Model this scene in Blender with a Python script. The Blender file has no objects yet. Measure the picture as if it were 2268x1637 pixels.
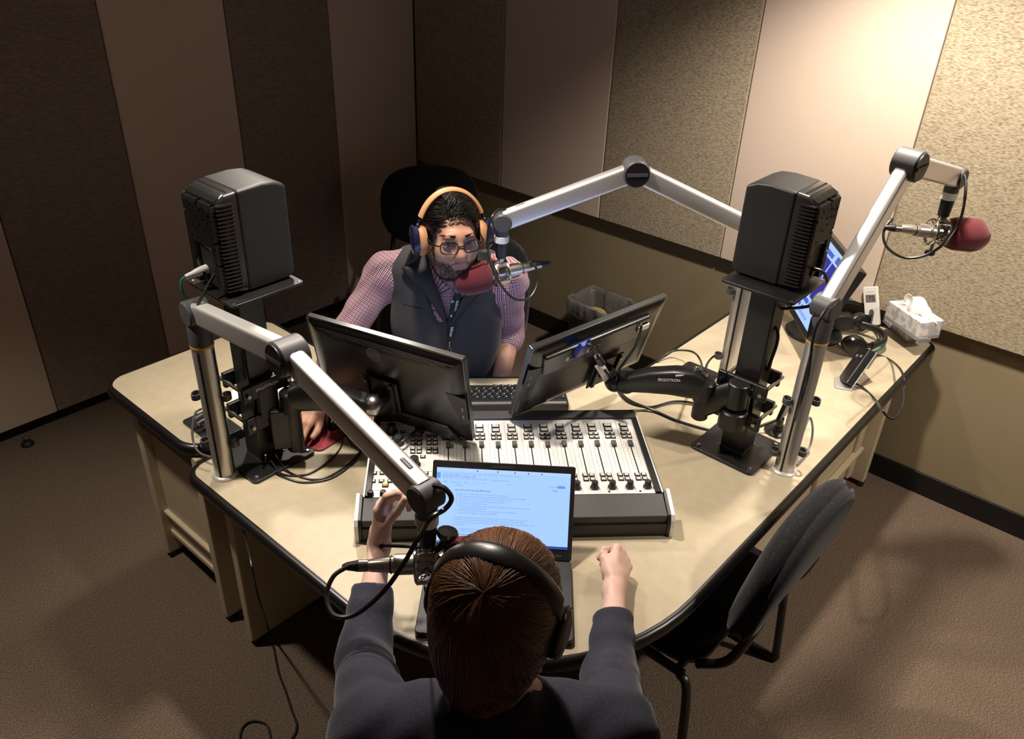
import bpy, bmesh, math, random
import numpy as np
from mathutils import Vector, Matrix
random.seed(7); RNG = np.random.default_rng(7)
sc = bpy.context.scene
COL = sc.collection
PI = math.pi
# ------------------------------------------------------------------ the view: X runs along the left wall, Y along the right wall, Z up
IW, IH, FPX = 2268, 1637, 1818.199
CAM = np.array((3.180120, 3.479140, 2.150000))
FWD = np.array((-0.653310, -0.554765, -0.515191))
RGT = np.array((-0.662713, 0.748061, 0.034858))
UPV = np.array((-0.366056, -0.364197, 0.856366))
def ray(x, y): return FWD + RGT*((x-IW/2)/FPX) - UPV*((y-IH/2)/FPX)
def at(x, y, z):
    d = ray(x, y); return CAM + d*((z-CAM[2])/d[2])
def dep(x, y, d): return CAM + ray(x, y)*d
def A(*v): return np.array(v, float)
def nrm(v):
    v = np.asarray(v, float); return v/np.linalg.norm(v)
def frame(x=None, y=None, z=None):
    """3x3, columns are the axes; give two, first one is kept exactly"""
    if x is not None and y is not None: x = nrm(x); z = nrm(np.cross(x, y)); y = np.cross(z, x)
    elif z is not None and x is not None: z = nrm(z); y = nrm(np.cross(z, x)); x = np.cross(y, z)
    elif z is not None and y is not None: z = nrm(z); x = nrm(np.cross(y, z)); y = np.cross(z, x)
    return np.array([x, y, z]).T
def rz(a): c, s = math.cos(a), math.sin(a); return np.array([[c,-s,0],[s,c,0],[0,0,1.]])
def axis(d):
    d = nrm(d); h = A(0,0,1) if abs(d[2]) < .9 else A(1,0,0)
    x = nrm(np.cross(h, d)); return np.array([x, np.cross(d, x), d]).T
def smooth_path(pts, n=8):
    P = [np.asarray(p, float) for p in pts]; P = [2*P[0]-P[1]]+P+[2*P[-1]-P[-2]]; out = []
    for i in range(1, len(P)-2):
        a, b, c, d = P[i-1:i+3]
        for k in range(n):
            t = k/n; out.append(.5*((2*b)+(c-a)*t+(2*a-5*b+4*c-d)*t*t+(3*b-a-3*c+d)*t**3))
    out.append(P[-2]); return out
# ------------------------------------------------------------------ mesh builder
class MB:
    def __init__(s): s.v = []; s.f = []; s.uv = None
    def add(s, vs, fs):
        o = len(s.v); s.v += [tuple(map(float, p)) for p in vs]; s.f += [tuple(i+o for i in f) for f in fs]; return s
    def box(s, c, size, F=None):
        F = np.eye(3) if F is None else F; h = np.array(size)/2
        vs = [np.asarray(c)+F@(h*A(x,y,z)) for x in(-1,1) for y in(-1,1) for z in(-1,1)]
        return s.add(vs, [(0,1,3,2),(4,6,7,5),(0,4,5,1),(2,3,7,6),(0,2,6,4),(1,5,7,3)])
    def bar(s, a, b, w, h, up=(0,0,1)):
        a, b = np.asarray(a, float), np.asarray(b, float); d = nrm(b-a)
        u = np.asarray(up, float); F = frame(z=d, y=u)
        return s.box((a+b)/2, (w, h, np.linalg.norm(b-a)), F)
    def lathe(s, prof, o=(0,0,0), d=(0,0,1), n=24, F=None):
        F = axis(d) if F is None else F; o = np.asarray(o, float); vs = []; fs = []
        for r, z in prof:
            for k in range(n):
                t = 2*PI*k/n; vs.append(o+F@A(r*math.cos(t), r*math.sin(t), z))
        m = len(prof)
        for i in range(m-1):
            for k in range(n): k2 = (k+1) % n; fs.append((i*n+k, i*n+k2, (i+1)*n+k2, (i+1)*n+k))
        fs.append(tuple(range(n-1, -1, -1))); fs.append(tuple((m-1)*n+k for k in range(n)))
        return s.add(vs, fs)
    def cyl(s, a, b, r, r2=None, n=24, c=0):
        a, b = np.asarray(a, float), np.asarray(b, float); L = np.linalg.norm(b-a); r2 = r if r2 is None else r2
        prof = [(r, 0), (r2, L)] if not c else [(r-c, 0), (r, c), (r2, L-c), (r2-c, L)]
        return s.lathe(prof, a, b-a, n)
    def tube(s, pts, r, n=8, sm=0):
        P = smooth_path(pts, sm) if sm else [np.asarray(p, float) for p in pts]
        rs = r if hasattr(r, '__len__') else [r]*len(P)
        if len(rs) != len(P): rs = np.interp(np.linspace(0,1,len(P)), np.linspace(0,1,len(rs)), rs)
        vs = []; fs = []; T = [P[min(i+1,len(P)-1)]-P[max(i-1,0)] for i in range(len(P))]
        F = axis(T[0]); x = F[:,0]
        for i, p in enumerate(P):
            t = nrm(T[i]); x = x-t*(x@t); x = nrm(x); y = np.cross(t, x)
            for k in range(n):
                a = 2*PI*k/n; vs.append(p+(x*math.cos(a)+y*math.sin(a))*rs[i])
        for i in range(len(P)-1):
            for k in range(n): k2 = (k+1) % n; fs.append((i*n+k, i*n+k2, (i+1)*n+k2, (i+1)*n+k))
        fs.append(tuple(range(n-1,-1,-1))); fs.append(tuple((len(P)-1)*n+k for k in range(n)))
        return s.add(vs, fs)
    def sweep(s, pts, prof, up=(0,0,1), closed=False, ups=None):
        """sweep a closed 2D profile (x across, y along up) over points"""
        P = [np.asarray(p, float) for p in pts]; m = len(prof); vs = []; fs = []; N = len(P)
        for i, p in enumerate(P):
            if closed: t = P[(i+1) % N]-P[i-1]
            else: t = P[min(i+1,N-1)]-P[max(i-1,0)]
            t = nrm(t); u = np.asarray(ups[i] if ups is not None else up, float); x = nrm(np.cross(t, u)); y = np.cross(x, t)
            for a, b in prof: vs.append(p+x*a+y*b)
        for i in range(N if closed else N-1):
            j = (i+1) % N
            for k in range(m): k2 = (k+1) % m; fs.append((i*m+k, i*m+k2, j*m+k2, j*m+k))
        if not closed: fs.append(tuple(range(m-1,-1,-1))); fs.append(tuple((N-1)*m+k for k in range(m)))
        return s.add(vs, fs)
    def prism(s, poly, z0, z1, F=None, o=(0,0,0)):
        F = np.eye(3) if F is None else F; o = np.asarray(o, float); n = len(poly)
        vs = [o+F@A(x,y,z0) for x,y in poly]+[o+F@A(x,y,z1) for x,y in poly]
        return s.add(vs, [tuple(range(n-1,-1,-1)), tuple(range(n,2*n))]+[(k,(k+1)%n,n+(k+1)%n,n+k) for k in range(n)])
    def ball(s, c, r, F=None, n=16, m=10):
        r = (r,)*3 if not hasattr(r, '__len__') else r; F = np.eye(3) if F is None else F; c = np.asarray(c, float)
        vs = [c+F@A(0,0,-r[2])]; fs = []
        for i in range(1, m):
            a = -PI/2+PI*i/m
            for k in range(n):
                t = 2*PI*k/n; vs.append(c+F@A(r[0]*math.cos(a)*math.cos(t), r[1]*math.cos(a)*math.sin(t), r[2]*math.sin(a)))
        vs.append(c+F@A(0,0,r[2])); last = len(vs)-1
        for k in range(n): k2 = (k+1)%n; fs.append((0,1+k2,1+k)); fs.append((last,1+(m-2)*n+k,1+(m-2)*n+k2))
        for i in range(m-2):
            for k in range(n): k2=(k+1)%n; fs.append((1+i*n+k,1+i*n+k2,1+(i+1)*n+k2,1+(i+1)*n+k))
        return s.add(vs, fs)
    def grid(s, f, nu, nv):
        o = [f(i/nu, j/nv) for j in range(nv+1) for i in range(nu+1)]
        return s.add(o, [(j*(nu+1)+i, j*(nu+1)+i+1, (j+1)*(nu+1)+i+1, (j+1)*(nu+1)+i) for j in range(nv) for i in range(nu)])
    def build(s, name, m, parent=None, bevel=0, seg=2, sharp=35, world=False, label=None, solid=0, sub=0, ang=30):
        me = bpy.data.meshes.new(name); vs = np.array(s.v)
        off = A(0,0,0)
        if parent is not None and world: off = world_loc(parent)
        if parent is None:
            lo, hi = vs.min(0), vs.max(0); off = A((lo[0]+hi[0])/2, (lo[1]+hi[1])/2, lo[2])
        me.from_pydata([tuple(p) for p in vs-off], [], s.f); me.update()
        finish(me, sharp)
        return link(name, me, m, parent, off if parent is None else None, bevel, seg, label, solid, sub, ang)
def finish(me, sharp=35):
    bm = bmesh.new(); bm.from_mesh(me); bmesh.ops.recalc_face_normals(bm, faces=bm.faces); bm.to_mesh(me); bm.free()
    me.shade_smooth()
    if sharp: me.set_sharp_from_angle(angle=math.radians(sharp))
def link(name, me, m, parent=None, loc=None, bevel=0, seg=2, label=None, solid=0, sub=0, ang=30):
    o = bpy.data.objects.new(name, me); COL.objects.link(o)
    if m: me.materials.append(m)
    if parent is not None: o.parent = parent
    if loc is not None: o.location = loc
    if solid:
        q = o.modifiers.new('thickness', 'SOLIDIFY'); q.thickness = solid; q.offset = 0
    if bevel:
        q = o.modifiers.new('edges', 'BEVEL'); q.width = bevel; q.segments = seg; q.limit_method = 'ANGLE'; q.angle_limit = math.radians(ang); q.harden_normals = True
    if sub:
        q = o.modifiers.new('smooth', 'SUBSURF'); q.levels = q.render_levels = sub
    if label: o['label'] = label
    return o
def world_loc(o):
    p = A(0,0,0)
    while o is not None: p = p+np.array(o.location); o = o.parent
    return p
def tag(o, label, cat, group=None):
    o['label'] = label; o['category'] = cat
    if group: o['group'] = group
    return o
def thing(name, label, cat, loc=(0,0,0), F=None, group=None):
    o = bpy.data.objects.new(name, None); COL.objects.link(o); o.location = tuple(map(float, loc)); o.empty_display_size = .05
    if F is not None: o.rotation_euler = Matrix([list(map(float,r)) for r in F]).to_euler()
    return tag(o, label, cat, group)
def struct(name, mb, m, **k):
    o = mb.build(name, m, **k); o['kind'] = 'structure'; return o
def dup(root, loc, F=None, label=None, group=None, parent=None):
    def cp(o, par):
        c = o.copy(); COL.objects.link(c)
        if par is not None: c.parent = par
        for ch in [x for x in list(o.children)]: cp(ch, c)
        return c
    r = cp(root, parent); r.location = tuple(map(float, loc))
    if F is not None: r.rotation_euler = Matrix([list(map(float,q)) for q in F]).to_euler()
    if label: r['label'] = label
    if group: r['group'] = group
    return r
def text(name, s, size, m, parent, o, F, depth=.0004, align='CENTER', sx=1., label=None, bold=0):
    cu = bpy.data.curves.new('lettering', 'FONT'); cu.body = s; cu.size = size; cu.align_x = align; cu.align_y = 'CENTER'; cu.extrude = depth; cu.offset = bold
    ob = bpy.data.objects.new('lettering', cu); COL.objects.link(ob)
    bpy.context.view_layer.update()
    me = bpy.data.meshes.new_from_object(ob.evaluated_get(bpy.context.evaluated_depsgraph_get()))
    bpy.data.objects.remove(ob)
    co = np.zeros(len(me.vertices)*3); me.vertices.foreach_get('co', co); co = co.reshape(-1,3); co[:,0] *= sx
    co = co@np.asarray(F).T+np.asarray(o); me.vertices.foreach_set('co', co.ravel()); me.update(); me.materials.clear()
    return link(name, me, m, parent, label=label)
def rrect(w, h, r, n=5):
    out = []
    for cx, cy, a0 in ((w/2-r,h/2-r,0),(-w/2+r,h/2-r,90),(-w/2+r,-h/2+r,180),(w/2-r,-h/2+r,270)):
        for k in range(n+1):
            a = math.radians(a0+90*k/n); out.append((cx+r*math.cos(a), cy+r*math.sin(a)))
    return out
# ------------------------------------------------------------------ materials
def mat(name, col, rough=.6, metal=0., spec=.5, noise=None, bump=None, emit=None, trans=0, alpha=1, sss=0, coat=0, sheen=0, aniso=0):
    """noise=(scale, colour2, detail, stretch xyz, lo, hi); bump=(scale, strength, distance, stretch)"""
    m = bpy.data.materials.new(name); m.use_nodes = True; nt = m.node_tree; b = nt.nodes['Principled BSDF']; L = nt.links
    b.inputs['Base Color'].default_value = (*col, 1); b.inputs['Roughness'].default_value = rough; b.inputs['Metallic'].default_value = metal
    b.inputs['Specular IOR Level'].default_value = spec
    if sss: b.inputs['Subsurface Weight'].default_value = sss; b.inputs['Subsurface Radius'].default_value = (.012,.004,.002); b.inputs['Subsurface Scale'].default_value = 1
    if coat: b.inputs['Coat Weight'].default_value = coat; b.inputs['Coat Roughness'].default_value = .1
    if sheen: b.inputs['Sheen Weight'].default_value = sheen; b.inputs['Sheen Roughness'].default_value = .4
    if aniso: b.inputs['Anisotropic'].default_value = aniso
    if trans: b.inputs['Transmission Weight'].default_value = trans
    if alpha < 1: b.inputs['Alpha'].default_value = alpha
    if emit: b.inputs['Emission Color'].default_value = (*emit[0], 1); b.inputs['Emission Strength'].default_value = emit[1]
    def tex(scale, detail, st):
        tc = nt.nodes.new('ShaderNodeTexCoord'); mp = nt.nodes.new('ShaderNodeMapping'); mp.inputs['Scale'].default_value = st
        t = nt.nodes.new('ShaderNodeTexNoise'); t.inputs['Scale'].default_value = scale; t.inputs['Detail'].default_value = detail
        L.new(tc.outputs['Object'], mp.inputs[0]); L.new(mp.outputs[0], t.inputs['Vector']); return t
    if noise:
        sca, c2, det, st, lo, hi = noise
        t = tex(sca, det, st); r = nt.nodes.new('ShaderNodeValToRGB'); L.new(t.outputs['Fac'], r.inputs[0])
        r.color_ramp.elements[0].position = lo; r.color_ramp.elements[0].color = (*col,1)
        r.color_ramp.elements[1].position = hi; r.color_ramp.elements[1].color = (*c2,1); L.new(r.outputs[0], b.inputs['Base Color'])
    if bump:
        sca, stg, dist, st = bump
        t = tex(sca, 3, st); q = nt.nodes.new('ShaderNodeBump'); q.inputs['Strength'].default_value = stg; q.inputs['Distance'].default_value = dist
        L.new(t.outputs['Fac'], q.inputs['Height']); L.new(q.outputs[0], b.inputs['Normal'])
    return m
def ramp_add(m, pos, col):
    r = [n for n in m.node_tree.nodes if n.type == 'VALTORGB'][0]; e = r.color_ramp.elements.new(pos); e.color = (*col,1)
def attr_tint(m, name='tone', c0=(0,0,0), c1=(1,1,1)):
    """base colour from a per-vertex value of the thing itself (strand dye, skin / lip colour)"""
    nt = m.node_tree; a = nt.nodes.new('ShaderNodeAttribute'); a.attribute_name = name; r = nt.nodes.new('ShaderNodeMix'); r.data_type = 'RGBA'
    nt.links.new(a.outputs['Fac'], r.inputs[0]); r.inputs[6].default_value = (*c0,1); r.inputs[7].default_value = (*c1,1)
    nt.links.new(r.outputs[2], nt.nodes['Principled BSDF'].inputs['Base Color']); return m
# ------------------------------------------------------------------ smooth bodies from distance fields (one continuous skin)
class Prim:
    def __init__(s, c, r, fn, k=.02, op='u'): s.c = np.asarray(c, float); s.r = r; s.fn = fn; s.k = k; s.op = op
def cap(a, b, ra, rb=None, k=.02, op='u'):
    a, b = np.asarray(a, float), np.asarray(b, float); rb = ra if rb is None else rb; ba = b-a; q = ba@ba+1e-12
    def fn(P):
        t = np.clip((P-a)@ba/q, 0, 1); return np.linalg.norm(P-a-t[:,None]*ba, axis=1)-(ra+(rb-ra)*t)
    return Prim((a+b)/2, math.sqrt(q)/2+max(ra, rb), fn, k, op)
def ell(c, r, F=None, k=.02, op='u'):
    c = np.asarray(c, float); r = np.asarray((r,)*3 if not hasattr(r,'__len__') else r, float); F = np.eye(3) if F is None else F
    def fn(P):
        q = (P-c)@F; k0 = np.linalg.norm(q/r, axis=1); k1 = np.linalg.norm(q/(r*r), axis=1)+1e-9; return k0*(k0-1)/k1
    return Prim(c, r.max(), fn, k, op)
def rbx(c, h, F=None, r=.01, k=.02, op='u'):
    c = np.asarray(c, float); h = np.asarray(h, float)-r; F = np.eye(3) if F is None else F
    def fn(P):
        q = np.abs((P-c)@F)-h; return np.linalg.norm(np.maximum(q,0), axis=1)+np.minimum(q.max(1),0)-r
    return Prim(c, np.linalg.norm(h)+r, fn, k, op)
def half(o, n, op='i', k=.004):
    """keep the side the normal points away from"""
    o, n = np.asarray(o, float), nrm(n); return Prim(o, 1e3, lambda P: (P-o)@n, k, op)
def field(prims, P):
    d = np.full(len(P), 1e3)
    for p in prims:
        e = p.fn(P); k = p.k
        if p.op == 'u':
            h = np.maximum(k-np.abs(d-e), 0)/k; d = np.minimum(d, e)-h*h*k*.25
        elif p.op == 's':
            e = -e; h = np.maximum(k-np.abs(d-e), 0)/k; d = np.maximum(d, e)+h*h*k*.25
        else: d = np.maximum(d, e)
    return d
def sdf_mesh(prims, vox, warp=None, N=20):
    adds = [p for p in prims if p.op == 'u']
    lo = np.min([p.c-p.r for p in adds], 0)-.03; hi = np.max([p.c+p.r for p in adds], 0)+.03
    nb = np.ceil((hi-lo)/(vox*N)).astype(int); hd = vox*N*.87; BIG = 4096
    ids = []; pos = []; quads = []
    cs = np.stack(np.meshgrid(*[np.arange(N+1)]*3, indexing='ij'), -1).reshape(-1,3)
    for bx in range(nb[0]):
        for by in range(nb[1]):
            for bz in range(nb[2]):
                o = np.array((bx,by,bz))*N; c = lo+(o+N/2)*vox
                use = [p for p in prims if np.linalg.norm(p.c-c)-p.r < hd+p.k+.01]
                if not any(p.op == 'u' for p in use): continue
                if abs(field(use, c[None])[0]) > hd*1.6+.03: continue
                P = lo+(cs+o)*vox; d = field(use, P)
                if warp is not None: d = warp(P, d)
                S = d.reshape(N+1,N+1,N+1); s = S < 0
                if s.all() or not s.any(): continue
                acc = np.zeros((N,N,N,3)); cnt = np.zeros((N,N,N))
                g = np.stack(np.meshgrid(*[np.arange(N)]*3, indexing='ij'), -1).astype(float)
                for ax in range(3):
                    for u in (0,1):
                        for w in (0,1):
                            i0 = [0,0,0]; ot = [a for a in range(3) if a != ax]; i0[ot[0]] = u; i0[ot[1]] = w
                            i1 = list(i0); i1[ax] = 1
                            sl0 = tuple(slice(i,i+N) for i in i0); sl1 = tuple(slice(i,i+N) for i in i1)
                            a, b = S[sl0], S[sl1]; cr = (a < 0) != (b < 0); t = np.where(cr, a/np.where(cr, a-b, 1), 0)
                            q = g+np.array(i0); q[...,ax] += t; acc += q*cr[...,None]; cnt += cr
                m = cnt > 0; gi = np.argwhere(m)+o
                ids.append((gi[:,0]*BIG+gi[:,1])*BIG+gi[:,2]); pos.append(lo+(acc[m]/cnt[m][:,None]+o)*vox)
                for ax in range(3):
                    a = S[:N,:N,:N]; i1 = [0,0,0]; i1[ax] = 1; b = S[tuple(slice(i,i+N) for i in i1)]
                    cr = np.argwhere((a < 0) != (b < 0))
                    if not len(cr): continue
                    inside = S[tuple(cr.T)] < 0; e = cr+o; u, w = np.zeros(3,int), np.zeros(3,int); u[(ax+1)%3] = 1; w[(ax+2)%3] = 1
                    cells = [e, e-u, e-u-w, e-w]; q = np.stack([(k[:,0]*BIG+k[:,1])*BIG+k[:,2] for k in cells], 1)
                    q[~inside] = q[~inside][:,::-1]; quads.append(q)
    ids = np.concatenate(ids); pos = np.concatenate(pos); quads = np.concatenate(quads)
    od = np.argsort(ids); ids = ids[od]; pos = pos[od]; ix = np.searchsorted(ids, quads); ix = np.minimum(ix, len(ids)-1)
    ok = (ids[ix] == quads).all(1); return pos, ix[ok]
def relax(v, q, n=1, f=.5):
    for _ in range(n):
        a = np.zeros_like(v); c = np.zeros(len(v))
        for i in range(4):
            j = (i+1)%4; np.add.at(a, q[:,i], v[q[:,j]]); np.add.at(a, q[:,j], v[q[:,i]]); np.add.at(c, q[:,i], 1); np.add.at(c, q[:,j], 1)
        v = v+(a/np.maximum(c,1)[:,None]-v)*f
    return v
def np_mesh(name, v, q, m, parent=None, world=True, smooth=True, uv=None, tone=None, label=None):
    me = bpy.data.meshes.new(name); off = world_loc(parent) if (parent is not None and world) else A(0,0,0); v0 = v; loc = None
    if parent is None: loc = A(*((v.min(0)+v.max(0))/2)[:2], v.min(0)[2]); off = loc
    v = v-off; n = len(q); k = q.shape[1]
    me.vertices.add(len(v)); me.vertices.foreach_set('co', v.ravel()); me.loops.add(n*k); me.loops.foreach_set('vertex_index', q.ravel().astype(np.int32))
    me.polygons.add(n); me.polygons.foreach_set('loop_start', np.arange(0,n*k,k,dtype=np.int32)); me.polygons.foreach_set('loop_total', np.full(n,k,dtype=np.int32))
    me.update(calc_edges=True); me.validate()
    if smooth: me.shade_smooth()
    if uv is not None:
        l = me.uv_layers.new(name='weave'); li = np.zeros(len(me.loops),dtype=np.int32); me.loops.foreach_get('vertex_index', li); l.data.foreach_set('uv', uv[li].astype(np.float32).ravel())
    if tone is not None:
        a = me.attributes.new('tone','FLOAT','POINT'); a.data.foreach_set('value', tone.astype(np.float32))
    return link(name, me, m, parent, loc, label=label)
def strands(name, paths, r, m, parent, tones=None, taper=.25, label=None):
    """paths: array n x k x 3 -> one mesh of fine triangular tubes"""
    Pn = np.asarray(paths); n, k, _ = Pn.shape; T = np.gradient(Pn, axis=1); T /= np.linalg.norm(T, axis=2, keepdims=True)+1e-9
    h = np.where(np.abs(T[...,2:3]) > .9, A(1,0,0), A(0,0,1)); X = np.cross(h, T); X /= np.linalg.norm(X, axis=2, keepdims=True)+1e-9; Y = np.cross(T, X)
    rr = r*np.interp(np.linspace(0,1,k), [0,.15,.7,1], [.8,1,1,taper])[None,:,None]
    V = np.stack([Pn+(X*math.cos(a)+Y*math.sin(a))*rr for a in (0.5,2.6,4.7)], 2).reshape(-1,3)
    b = (np.arange(n)[:,None]*k+np.arange(k-1)[None]).ravel()*3; q = []
    for i in range(3): j = (i+1)%3; q.append(np.stack([b+i,b+j,b+3+j,b+3+i],1))
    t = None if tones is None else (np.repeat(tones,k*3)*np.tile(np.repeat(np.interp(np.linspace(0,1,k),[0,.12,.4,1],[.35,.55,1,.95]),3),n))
    return np_mesh(name, V, np.concatenate(q), m, parent, tone=t, label=label)
# ------------------------------------------------------------------ colours of the place
M = {}
M['wall'] = mat('olive wall paint', (.27,.215,.125), .75, noise=(3,(.25,.2,.115),3,(1,1,1),.3,.7), bump=(220,.05,.001,(1,1,1)))
M['base'] = mat('black vinyl base', (.006,.006,.006), .45)
def carpet():
    m = mat('loop carpet', (.2,.138,.095), .95, spec=.1); nt = m.node_tree; L = nt.links; b = nt.nodes['Principled BSDF']
    tc = nt.nodes.new('ShaderNodeTexCoord'); mp = nt.nodes.new('ShaderNodeMapping'); mp.inputs['Rotation'].default_value = (0,0,.35); mp.inputs['Scale'].default_value = (1,.55,1); L.new(tc.outputs['Object'], mp.inputs[0])
    v = nt.nodes.new('ShaderNodeTexVoronoi'); v.inputs['Scale'].default_value = 400; L.new(mp.outputs[0], v.inputs['Vector'])
    n = nt.nodes.new('ShaderNodeTexNoise'); n.inputs['Scale'].default_value = 340; n.inputs['Detail'].default_value = 4; L.new(mp.outputs[0], n.inputs['Vector'])
    r = nt.nodes.new('ShaderNodeValToRGB'); L.new(n.outputs['Fac'], r.inputs[0]); e = r.color_ramp.elements
    e[0].position = .36; e[0].color = (.125,.086,.062,1); e[1].position = .66; e[1].color = (.30,.235,.175,1)
    x = r.color_ramp.elements.new(.52); x.color = (.205,.15,.11,1)
    mx = nt.nodes.new('ShaderNodeMix'); mx.data_type = 'RGBA'; mx.blend_type = 'MULTIPLY'; mx.inputs[0].default_value = .45
    r2 = nt.nodes.new('ShaderNodeValToRGB'); r2.color_ramp.elements[0].color = (1,1,1,1); r2.color_ramp.elements[1].color = (.35,.35,.35,1); r2.color_ramp.elements[1].position = .8
    L.new(v.outputs['Distance'], r2.inputs[0]); L.new(r.outputs[0], mx.inputs[6]); L.new(r2.outputs[0], mx.inputs[7]); L.new(mx.outputs[2], b.inputs['Base Color'])
    q = nt.nodes.new('ShaderNodeBump'); q.inputs['Strength'].default_value = .9; q.inputs['Distance'].default_value = .003; q.invert = True; L.new(v.outputs['Distance'], q.inputs['Height']); L.new(q.outputs[0], b.inputs['Normal'])
    return m
M['carpet'] = carpet()
def woven(name, cols, sc, stretch, rough=.95, bs=.6):
    """slubby fabric: short horizontal threads of several tints"""
    m = mat(name, cols[1], rough, spec=.08, noise=(sc,cols[2],3,stretch,.33,.68), bump=(sc*1.3,bs,.002,stretch)); r = [n for n in m.node_tree.nodes if n.type=='VALTORGB'][0]
    r.color_ramp.elements[0].color = (*cols[0],1); ramp_add(m, .46, cols[1]); return m
M['fab_dark_r'] = woven('speckled fabric', ((.21,.165,.115),(.345,.285,.20),(.47,.405,.295)), 225, (1,.34,1.25))
M['fab_dark_l'] = woven('brown speckled fabric', ((.20,.158,.122),(.24,.19,.148),(.285,.228,.18)), 120, (.32,1,1.2), bs=.3)
M['fab_light'] = mat('plain rose beige fabric', (.60,.485,.395), .95, spec=.05, noise=(160,(.64,.52,.43),2,(1,1,1),.3,.7), bump=(700,.25,.001,(1,1,1)), sheen=.1)
M['ceil'] = mat('ceiling tile', (.35,.32,.28), .9)
# ------------------------------------------------------------------ shell
XR, YR, ZC = 5.2, 5.6, 2.42
struct('floor', MB().box((XR/2,YR/2,-.05), (XR+.4,YR+.4,.1)), M['carpet'])
struct('ceiling', MB().box((XR/2,YR/2,ZC+.05), (XR+.4,YR+.4,.1)), M['ceil'])
struct('wall_left', MB().box((XR/2,-.06,ZC/2), (XR+.24,.12,ZC)), M['wall'])
struct('wall_right', MB().box((-.06,YR/2,ZC/2), (.12,YR,ZC)), M['wall'])
struct('wall_back', MB().box((XR+.06,YR/2,ZC/2), (.12,YR,ZC)), M['fab_light'])
struct('wall_front', MB().box((XR/2,YR+.06,ZC/2), (XR+.24,.12,ZC)), M['fab_light'])
struct('baseboard_right', MB().box((.006,YR/2,.05), (.012,YR,.1)), M['base'], bevel=.003)
struct('baseboard_left', MB().box((XR/2+.012,.006,.05), (XR-.024,.012,.1)), M['base'], bevel=.003)
names = {0:'first',1:'second',2:'third',3:'fourth',4:'fifth',5:'sixth'}
def panel(cx, cy, w, z0, z1, along, m, label, grp):
    s = (w,.038,z1-z0) if along == 'x' else (.038,w,z1-z0)
    o = MB().box((cx,cy,(z0+z1)/2), s).build('acoustic_panel', m, bevel=.006, seg=3); tag(o, label, 'wall panel', grp)
ys = [.04,.678,1.32,1.98,2.64,3.30,3.96]
lr = ['brown speckled fabric wall panel on the right wall touching the room corner','smooth rose beige fabric panel right of the corner behind the microphone arm',
 'speckled fabric wall panel above the waste bin','smooth pale beige fabric panel behind the right loudspeaker','brightly lit speckled tan fabric panel behind the tissue boxes','smooth beige fabric panel at the end of the right wall']
for i in range(6):
    a, b = ys[i], ys[i+1]; panel(.02, (a+b)/2, b-a-.003, .742, ZC-.06, 'y', M['fab_light'] if i%2 else M['fab_dark_r'], lr[i], 'fabric acoustic panels on the right wall')
xs = [.04,.585,1.131,1.672,2.207,2.745,3.285]
ll = ['smooth beige fabric panel on the left wall touching the room corner','dark brown fabric panel on the left wall behind the left loudspeaker','smooth beige fabric panel on the left wall left of the left loudspeaker',
 'wide dark brown fabric panel above the left end of the desk','smooth beige panel above the door stop at the left edge','dark brown fabric panel at the far left end of the wall']
for i in range(6):
    a, b = xs[i], xs[i+1]; panel((a+b)/2, .02, b-a-.003, .055, ZC-.06, 'x', M['fab_dark_l'] if i%2 else M['fab_light'], ll[i], 'fabric acoustic panels on the left wall')
# ------------------------------------------------------------------ camera, lamps
cd = bpy.data.cameras.new('camera'); cam = bpy.data.objects.new('camera', cd); COL.objects.link(cam); sc.camera = cam
cam.matrix_world = Matrix([[RGT[i],UPV[i],-FWD[i],CAM[i]] for i in range(3)]+[[0,0,0,1]])
cd.sensor_fit = 'HORIZONTAL'; cd.angle_x = 2*math.atan(IW/2/FPX); cd.clip_start = .05
def spot(name, loc, tgt, power, size, blend, rad=.05, col=(1,.89,.76)):
    l = bpy.data.lights.new(name, 'SPOT'); l.energy = power; l.spot_size = math.radians(size); l.spot_blend = blend; l.shadow_soft_size = rad; l.color = col
    o = bpy.data.objects.new(name, l); COL.objects.link(o); o.location = loc; d = Vector(tgt)-Vector(loc); o.rotation_euler = d.to_track_quat('-Z','Y').to_euler(); return o
spot('ceiling_downlight', (1.85,1.95,2.36), (1.95,2.55,.69), 128, 104, .8)
spot('ceiling_downlight', (1.35,.85,2.36), (1.70,2.10,.69), 90, 90, .8, .09)
spot('ceiling_downlight', (.78,2.72,2.36), (.30,2.66,.55), 175, 112, .8)
spot('ceiling_downlight', (2.80,1.30,2.36), (2.85,1.55,0), 100, 88, .7)
spot('ceiling_downlight', (.85,4.3,2.36), (.85,3.85,0), 150, 100, .7)
w = bpy.data.worlds.new('room air'); sc.world = w; w.use_nodes = True; w.node_tree.nodes['Background'].inputs[0].default_value = (.03,.026,.022,1)
sc.view_settings.view_transform = 'Standard'; sc.view_settings.look = 'None'; sc.view_settings.gamma = 1; sc.view_settings.exposure = 0
sc.cycles.use_denoising = True
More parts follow.
